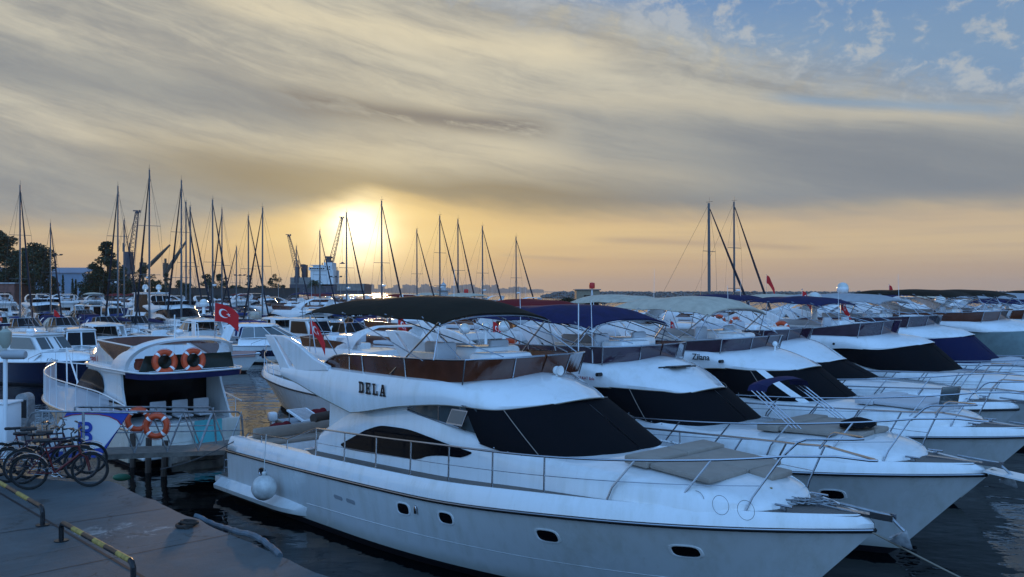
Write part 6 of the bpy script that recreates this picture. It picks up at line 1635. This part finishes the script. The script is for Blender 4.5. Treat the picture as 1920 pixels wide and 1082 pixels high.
# ------------------------------------------------------------------ left shore: sheds, walls, lamps
root = empty('warehouse'); tag(root, 'long blue sheet metal shed behind the left trees', 'warehouse')
y = 330; mb = MB(); x0, x1 = at(-60, y), at(158, y); zt_ = H-(512-CY)/F*y
mb.box(((x0+x1)/2, y+15, zt_/2), (x1-x0, 30, zt_)); mb.build('wall', 'shedblue', root)
mb = MB(); mb.prism([(x0-.5, y-.6, zt_), (x1+.5, y-.6, zt_), (x1+.5, y+15, zt_+2.2), (x0-.5, y+15, zt_+2.2)], (0, 0, .25)); mb.build('roof', 'shedblue', root)
root = empty('brick_building'); tag(root, 'red brick building with flat roof at the left edge', 'building')
y = 222; mb = MB(); x0, x1, zb, zt_ = block(mb, -70, 27, 532, 590, y, 9, .9); mb.build('wall', 'brick', root); mb = MB(); mb.box(((x0+x1)/2, y+4.5, zt_+.15), (x1-x0+.6, 9.6, .3)); mb.build('roof', 'wallpale', root)
for u in (-20, 2, 16):
    mb = MB(); block(mb, u-5, u+4, 548, 558, y-.1, .15); mb.build('window', 'glass', root)
root = empty('boundary_wall'); tag(root, 'long dark grey harbour wall behind the far rows of boats', 'wall')
mb = MB(); y = 232; block(mb, 195, 560, 541, 590, y, .6, .9); mb.build('face', 'darkwall', root)
mb = MB(); x0, x1 = at(195, y), at(560, y); mb.box(((x0+x1)/2, y+.3, H-(541-CY)/F*y+.08), (x1-x0+.2, .9, .16)); mb.build('coping', 'darkwall', root)
for i, (u, v, y, lb) in enumerate(((105, 478, 240, 'tall twin headed floodlight mast left of the blue shed end'), (450, 516, 260, 'slender lamp post among the round trees'), (630, 519, 250, 'lamp post right of the cargo ship bridge'))):
    zt_ = H-(v-CY)/F*y; root = empty('street_lamp', (at(u, y), y, .9)); tag(root, lb, 'street lamp')
    MB().tube([(0, 0, 0), (0, 0, zt_-.9)], [.16, .09], 6).build('post', 'wire', root); mb = MB(); mb.tube([(-1.6, 0, zt_-1.0), (1.6, 0, zt_-1.0)], .06, 4)
    for q in (-1.4, 0, 1.4): mb.box((q, 0, zt_-.8), (.7, .4, .3))
    mb.build('lamp_head', 'wire', root)

# ------------------------------------------------------------------ trees
def tree(u, vtop, y, wpx, label, kind='round', seed=0, m='leaf', base=.9, name=None, cat='tree', squash=1.0, group='trees on the left shore'):
    rng = random.Random(seed); x = at(u, y); zt_ = H-(vtop-CY)/F*y; hh = zt_-base; W = wpx/F*y/2
    root = empty(name or {'round': 'broadleaf_tree', 'pine': 'conifer_tree', 'cypress': 'cypress_tree', 'palm': 'palm_tree'}[kind], (x, y, base)); tag(root, label, cat, group)
    mb = MB(); lean = rng.uniform(-.03, .03)
    mb.tube([(0, 0, 0), (lean*hh*.3, 0, hh*.3), (lean*hh*.6, 0, hh*(.9 if kind == 'pine' else .72))], [hh*.028, hh*.020, hh*.008], 7)
    blobs = []
    if kind == 'round':
        for i in range(26):
            a = rng.uniform(0, 2*pi); t = rng.uniform(.22, 1); prof = sin(pi*min(1, .12+t*.80))**.65
            r = W*prof*rng.uniform(.25, .92); blobs.append(Vector((r*cos(a), r*sin(a)*.8, hh*(.14+.80*t))))
            rad = W*rng.uniform(.20, .36)*(.7 if t > .85 else 1); rad *= 1.35; blobs[-1] = (blobs[-1], rad, rad*.75)
    elif kind == 'pine':
        for i in range(24):
            t = rng.random()**.9; a = rng.uniform(0, 2*pi); r = W*(1.02-t)**.8*rng.uniform(.35, .95); rad = W*(.42-.20*t)*rng.uniform(.7, 1.25); blobs.append((Vector((r*cos(a), r*sin(a), hh*(.14+.82*t))), rad, rad*.55))
    elif kind == 'cypress':
        for i in range(9): t = i/8; blobs.append((Vector((0, 0, hh*(.1+.82*t))), W*(1-.75*t), hh*.10))
    for c, r1, r2 in blobs[::2]:
        if kind != 'cypress': mb.tube([(lean*c.z*.8, 0, c.z*.62), (c.x*.5, c.y*.5, c.z*.85), tuple(c)], [hh*.010, hh*.007, hh*.003], 4)
    if kind == 'palm':
        mb = MB(); mb.tube([(0, 0, 0), (.2, 0, hh*.5), (0, 0, hh*.8)], [.28, .2, .2], 7); mb.build('trunk', 'bark', root)
        mb = MB()
        for i in range(34):
            a = rng.uniform(0, 2*pi); up = rng.uniform(-.1, 1.0); Lf = W*rng.uniform(.85, 1.1)
            for j in range(8):
                t0, t1 = j/8, (j+1)/8
                f = lambda t: Vector((cos(a)*Lf*t*(1-.25*up), sin(a)*Lf*t*(1-.25*up), hh*.8+Lf*(up*t-.95*t*t)))
                s = Vector((-sin(a), cos(a), 0))*(.28*sin(pi*min(1, t0+.15))+.03)
                p, q = f(t0), f(t1); mb.add([p, q, p+s+Vector((0, 0, -.22))], [(0, 1, 2)]); mb.add([p, q, p-s+Vector((0, 0, -.22))], [(0, 1, 2)])
        mb.build('crown', m, root, fix=False); return root
    mb.build('trunk', 'bark', root)
    mb = MB(); n = int(4200*min(1.6, (wpx/60))**1.2) if kind != 'cypress' else 700
    lf = max(.2, W*.058)
    for i in range(n):
        c, r1, r2 = rng.choice(blobs); d = Vector((rng.gauss(0, 1), rng.gauss(0, 1), rng.gauss(0, 1))).normalized(); k = rng.random()**.33*rng.choice((1, 1, 1.12))
        p = c+Vector((d.x*r1, d.y*r1, d.z*r2))*k
        a, b = Vector((rng.uniform(-1, 1), rng.uniform(-1, 1), rng.uniform(-.6, .6))).normalized(), Vector((rng.uniform(-1, 1), rng.uniform(-1, 1), rng.uniform(-1, 1))).normalized()
        s = lf*rng.uniform(.6, 1.5); mb.add([p-a*s, p+b*s*.6, p+a*s, p-b*s*.6], [(0, 1, 2, 3)])
    mb.build('crown', m, root, fix=False); return root
tree(-2, 428, 232, 95, 'tall broad tree cut by the left edge', 'round', 1, 'leaf2'); tree(62, 452, 226, 88, 'broad dark tree behind the leftmost mast', 'round', 2); tree(28, 480, 236, 60, 'lower tree between the two big left ones', 'round', 3)
tree(203, 448, 228, 84, 'tall irregular pointed tree right of the blue shed', 'pine', 4); tree(180, 492, 226, 60, 'bushy tree at the foot of the pointed tree', 'round', 14); tree(222, 500, 227, 44, 'small dense tree against the pointed tree', 'round', 15)
tree(118, 515, 224, 9, 'thin cypress before the blue shed, left one', 'cypress', 5); tree(136, 522, 224, 10, 'thin cypress before the blue shed, middle one', 'cypress', 6); tree(142, 524, 226, 9, 'thin cypress before the blue shed, right one', 'cypress', 7); tree(158, 530, 224, 24, 'low bush right of the cypresses', 'round', 16)
tree(268, 498, 236, 52, 'dark round tree behind the tallest mast', 'round', 8); tree(312, 512, 238, 34, 'small spiky tree below the ship booms', 'pine', 9); tree(336, 524, 238, 30, 'low spreading shrub tree right of the ship booms', 'round', 17)
tree(388, 511, 240, 34, 'left one of the two flat topped trees', 'round', 10); tree(415, 511, 241, 34, 'right one of the two flat topped trees', 'round', 11); tree(467, 512, 240, 22, 'small pointed tree left of the short mast pair', 'pine', 12); tree(452, 534, 240, 34, 'low bush before the grey harbour wall', 'round', 18); tree(514, 513, 242, 34, 'windblown tree left of the harbour store', 'round', 13, 'leaf2'); tree(532, 532, 240, 24, 'low bush by the harbour store', 'round', 19)
for i, (u, v, w) in enumerate(((8, 505, 60), (88, 505, 44), (245, 520, 40), (292, 524, 44), (352, 531, 40), (400, 528, 46), (432, 535, 40), (490, 534, 36))):
    tree(u, v, 229+i, w, ['dense low tree beside the brick building', 'dense low tree under the second mast', 'dense low tree below the lattice crane', 'dense low tree below the lower slanting boom', 'dense low bush below the mast trio', 'dense low bush below the flat topped trees', 'dense low bush right of the flat topped trees', 'dense low bush under the mast pair'][i], 'round', 40+i)
tree(590, 516, 228, 38, 'palm tree before the cargo ship', 'palm', 20); tree(96, 520, 228, 30, 'small tree left of the blue shed', 'round', 21)
tree(1065, 561, 192, 40, 'low shrub on the jetty left of the beige house', 'round', 22, base=1.4, name='shrub', cat='shrub', group='jetty shrubs'); tree(1048, 564, 192, 30, 'lowest shrub on the jetty, furthest left', 'round', 23, base=1.4, name='shrub', cat='shrub', group='jetty shrubs')

# ------------------------------------------------------------------ cargo ship and cranes
def ship():
    y = 420; root = empty('cargo_ship', (0, 0, 0)); tag(root, 'cargo ship with white bridge tower and funnel left of the sun', 'ship')
    Q = lambda u, v: (at(u, y), H-(v-CY)/F*y)
    def bx(mb, u0, u1, v0, v1, d=14, off=0): (x0, z1), (x1, z0) = Q(u0, v0), Q(u1, v1); mb.box(((x0+x1)/2, y+d/2+off, (z0+z1)/2), (x1-x0, d, z1-z0)); return mb
    bx(MB(), 543, 684, 533, 552, 20).build('hull', 'crane', root)
    mb = MB(); bx(mb, 544, 583, 520, 533, 16); bx(mb, 632, 683, 532, 545, 16, -.5); mb.build('cargo_hatches', 'wallgrey', root)
    mb = MB(); bx(mb, 582, 625, 506, 536, 14); bx(mb, 579, 612, 501, 507, 15, -.5); bx(mb, 606, 622, 492, 508, 10, 1); bx(mb, 585, 604, 497, 501, 6, 2); bx(mb, 580, 600, 496.5, 497.5, 8, 1); mb.build('bridge_tower', 'shipwhite', root)
    mb = MB()
    for u in (608, 612, 616): bx(mb, u, u+2.2, 499, 501.5, .3, .8); bx(mb, u, u+2.2, 504, 506.5, .3, .8)
    for k in range(7): bx(mb, 582+k*4, 584.6+k*4, 502.5, 504.8, .3, -.7)
    mb.build('window', 'glass', root)
    mb = MB(); bx(mb, 609, 615, 482, 493, 5, 3); bx(mb, 608, 617, 480, 483, 6, 2.6); mb.build('funnel', 'crane', root)
    mb = MB(); x, z = Q(604, 540); 
    for (u, v0, v1) in ((604, 486, 500), (600, 492, 500), (628, 500, 530)): x, z0 = Q(u, v1); _, z1 = Q(u, v0); mb.tube([(x, y+5, z0), (x, y+5, z1)], .22, 5)
    mb.build('mast', 'crane', root)
    mb = MB(); bx(mb, 562, 570, 496, 520, 4, 4); bx(mb, 561, 566, 495, 500, 4.6, 3.6); mb.build('deck_gantry', 'crane', root)
M['shipwhite'] = mat('ship_white_paint', (.62, .62, .62), .6, var=.1, vscale=.2)
ship()
def lattice(mb, a, b, w0, w1, n, r, side=Vector((1, 0, 0))):
    a, b = Vector(a), Vector(b); d = (b-a); pts = []
    nn = d.normalized().cross(Vector((0, 1, 0))).normalized()
    L_, R_, B_ = [], [], []
    for i in range(n+1):
        k = i/n; w = w0+(w1-w0)*k; c = a+d*k; L_.append(c-nn*w/2); R_.append(c+nn*w/2); B_.append(c+Vector((0, w, 0)))
    mb.tube([L_[0], L_[-1]], r, 4); mb.tube([R_[0], R_[-1]], r, 4); mb.tube([B_[0], B_[-1]], r, 4)
    for i in range(n): mb.tube([L_[i], R_[i+1]], r*.5, 3); mb.tube([R_[i], L_[i+1]], r*.5, 3); mb.tube([B_[i], L_[i+1]], r*.5, 3)
def crane(name, y, base, base_v, top, label, tower=None, hookv=None, r=.28):
    root = empty(name); tag(root, label, 'crane', 'harbour cranes'); Q = lambda u, v: Vector((at(u, y), y, H-(v-CY)/F*y))
    mb = MB(); lattice(mb, Q(*base), Q(*top), 2.6, 1.1, 14, r*.6); mb.build('jib', 'crane', root)
    mb = MB(); p = Q(*top); mb.lathe([(0, -.4), (.5, -.3), (.5, .3), (0, .4)], tuple(p), 10, 'Y'); mb.box((p.x-.5, p.y, p.z+.5), (1.6, .5, .35)); mb.box((p.x+.9, p.y, p.z+.3), (.5, .5, .9)); mb.build('head_sheave', 'crane', root)
    if tower:
        mb = MB(); u0, u1, v0, v1 = tower; a, b = Q(u0, v0), Q(u1, v1); mb.box(((a.x+b.x)/2, y+1.5, (a.z+b.z)/2), (b.x-a.x, 3, a.z-b.z)); mb.box(((a.x+b.x)/2, y+1.5, b.z-1+(0)), ((b.x-a.x)*1.25, 4, 3.2)); mb.tube([(a.x, y, a.z), (a.x, y, a.z+3)], .25, 4); mb.tube([(b.x, y, a.z), (b.x, y, a.z+3)], .25, 4); mb.build('tower', 'crane', root)
        mb = MB(); mb.tube([Q(u0, v0), p], .09, 3); mb.tube([Q(u1, v0), p+Vector((0, .5, 0))], .09, 3); mb.build('hoist_cable', 'wire', root)
        mb = MB(); cx_ = (a.x+b.x)/2; mb.tube([(cx_, y+1.5, .9), (cx_, y+1.5, b.z)], .7, 8); mb.build('pedestal', 'crane', root)
    if hookv: mb = MB(); q = Q(*hookv); mb.tube([p, q], .07, 3); mb.lathe([(0, .9), (.3, .7), (1.3, 0), (1.3, -.2), (0, -.2)], tuple(q), 8); mb.build('grab', 'crane', root)
    return root
crane('harbour_crane', 300, (243, 505), 560, (257, 398), 'blue lattice boom harbour crane behind the pointed tree', (231, 243, 472, 500))
crane('harbour_crane', 420, (557, 505), 560, (541, 442), 'small lattice crane left of the cargo ship', (553, 559, 500, 520), r=.2)
crane('harbour_crane', 430, (619, 500), 560, (641, 409), 'tall lattice crane with hanging grab just left of the sun', (616, 622, 500, 520), (642, 494), r=.24)
for i, (a, b, cb_) in enumerate((((276, 502), (319, 459), (262, 270, 492, 520)), ((309, 515), (349, 452), (306, 311, 493, 520)))):
    y = 310; Q = lambda u, v: Vector((at(u, y), y, H-(v-CY)/F*y)); root = empty('ship_crane'); tag(root, ['lower slanting box boom crane between the tallest mast and its neighbour', 'steeper slanting box boom crane touching the close trio of masts'][i], 'crane', 'slanting ship cranes')
    mb = MB(); A, B_ = Q(*a), Q(*b); mb.tube([A, A.lerp(B_, .5), B_], [.75, .7, .3], 4); mb.build('boom', 'cranew', root)
    mb = MB(); u0, u1, v0, v1 = cb_; p, q = Q(u0, v0), Q(u1, v1); mb.box(((p.x+q.x)/2, y+1, (p.z+q.z)/2), (q.x-p.x, 2.5, p.z-q.z)); mb.tube([((p.x+q.x)/2, y+1, .9), ((p.x+q.x)/2, y+1, q.z+.1)], .5, 8); mb.box((p.x+.4, y+1, p.z+.8), (.6, .6, 1.6)); mb.build('cab_tower', 'cranew', root)

# ------------------------------------------------------------------ sea haze: one even body of air round everything
mb = MB(); mb.box((0, 4200, 62), (19600, 11600, 134)); hz = mb.build('haze', 'water', fix=False)
hm = bpy.data.materials.new('haze_air'); hm.use_nodes = True; nt = hm.node_tree; nt.nodes.clear()
pv = nt.nodes.new('ShaderNodeVolumePrincipled'); pv.inputs['Density'].default_value = HAZE; pv.inputs['Color'].default_value = (.95, .86, .74, 1); pv.inputs['Anisotropy'].default_value = .2
ou = nt.nodes.new('ShaderNodeOutputMaterial'); nt.links.new(pv.outputs[0], ou.inputs['Volume'])
hz.data.materials.clear(); hz.data.materials.append(hm); tag(hz, kind='stuff')
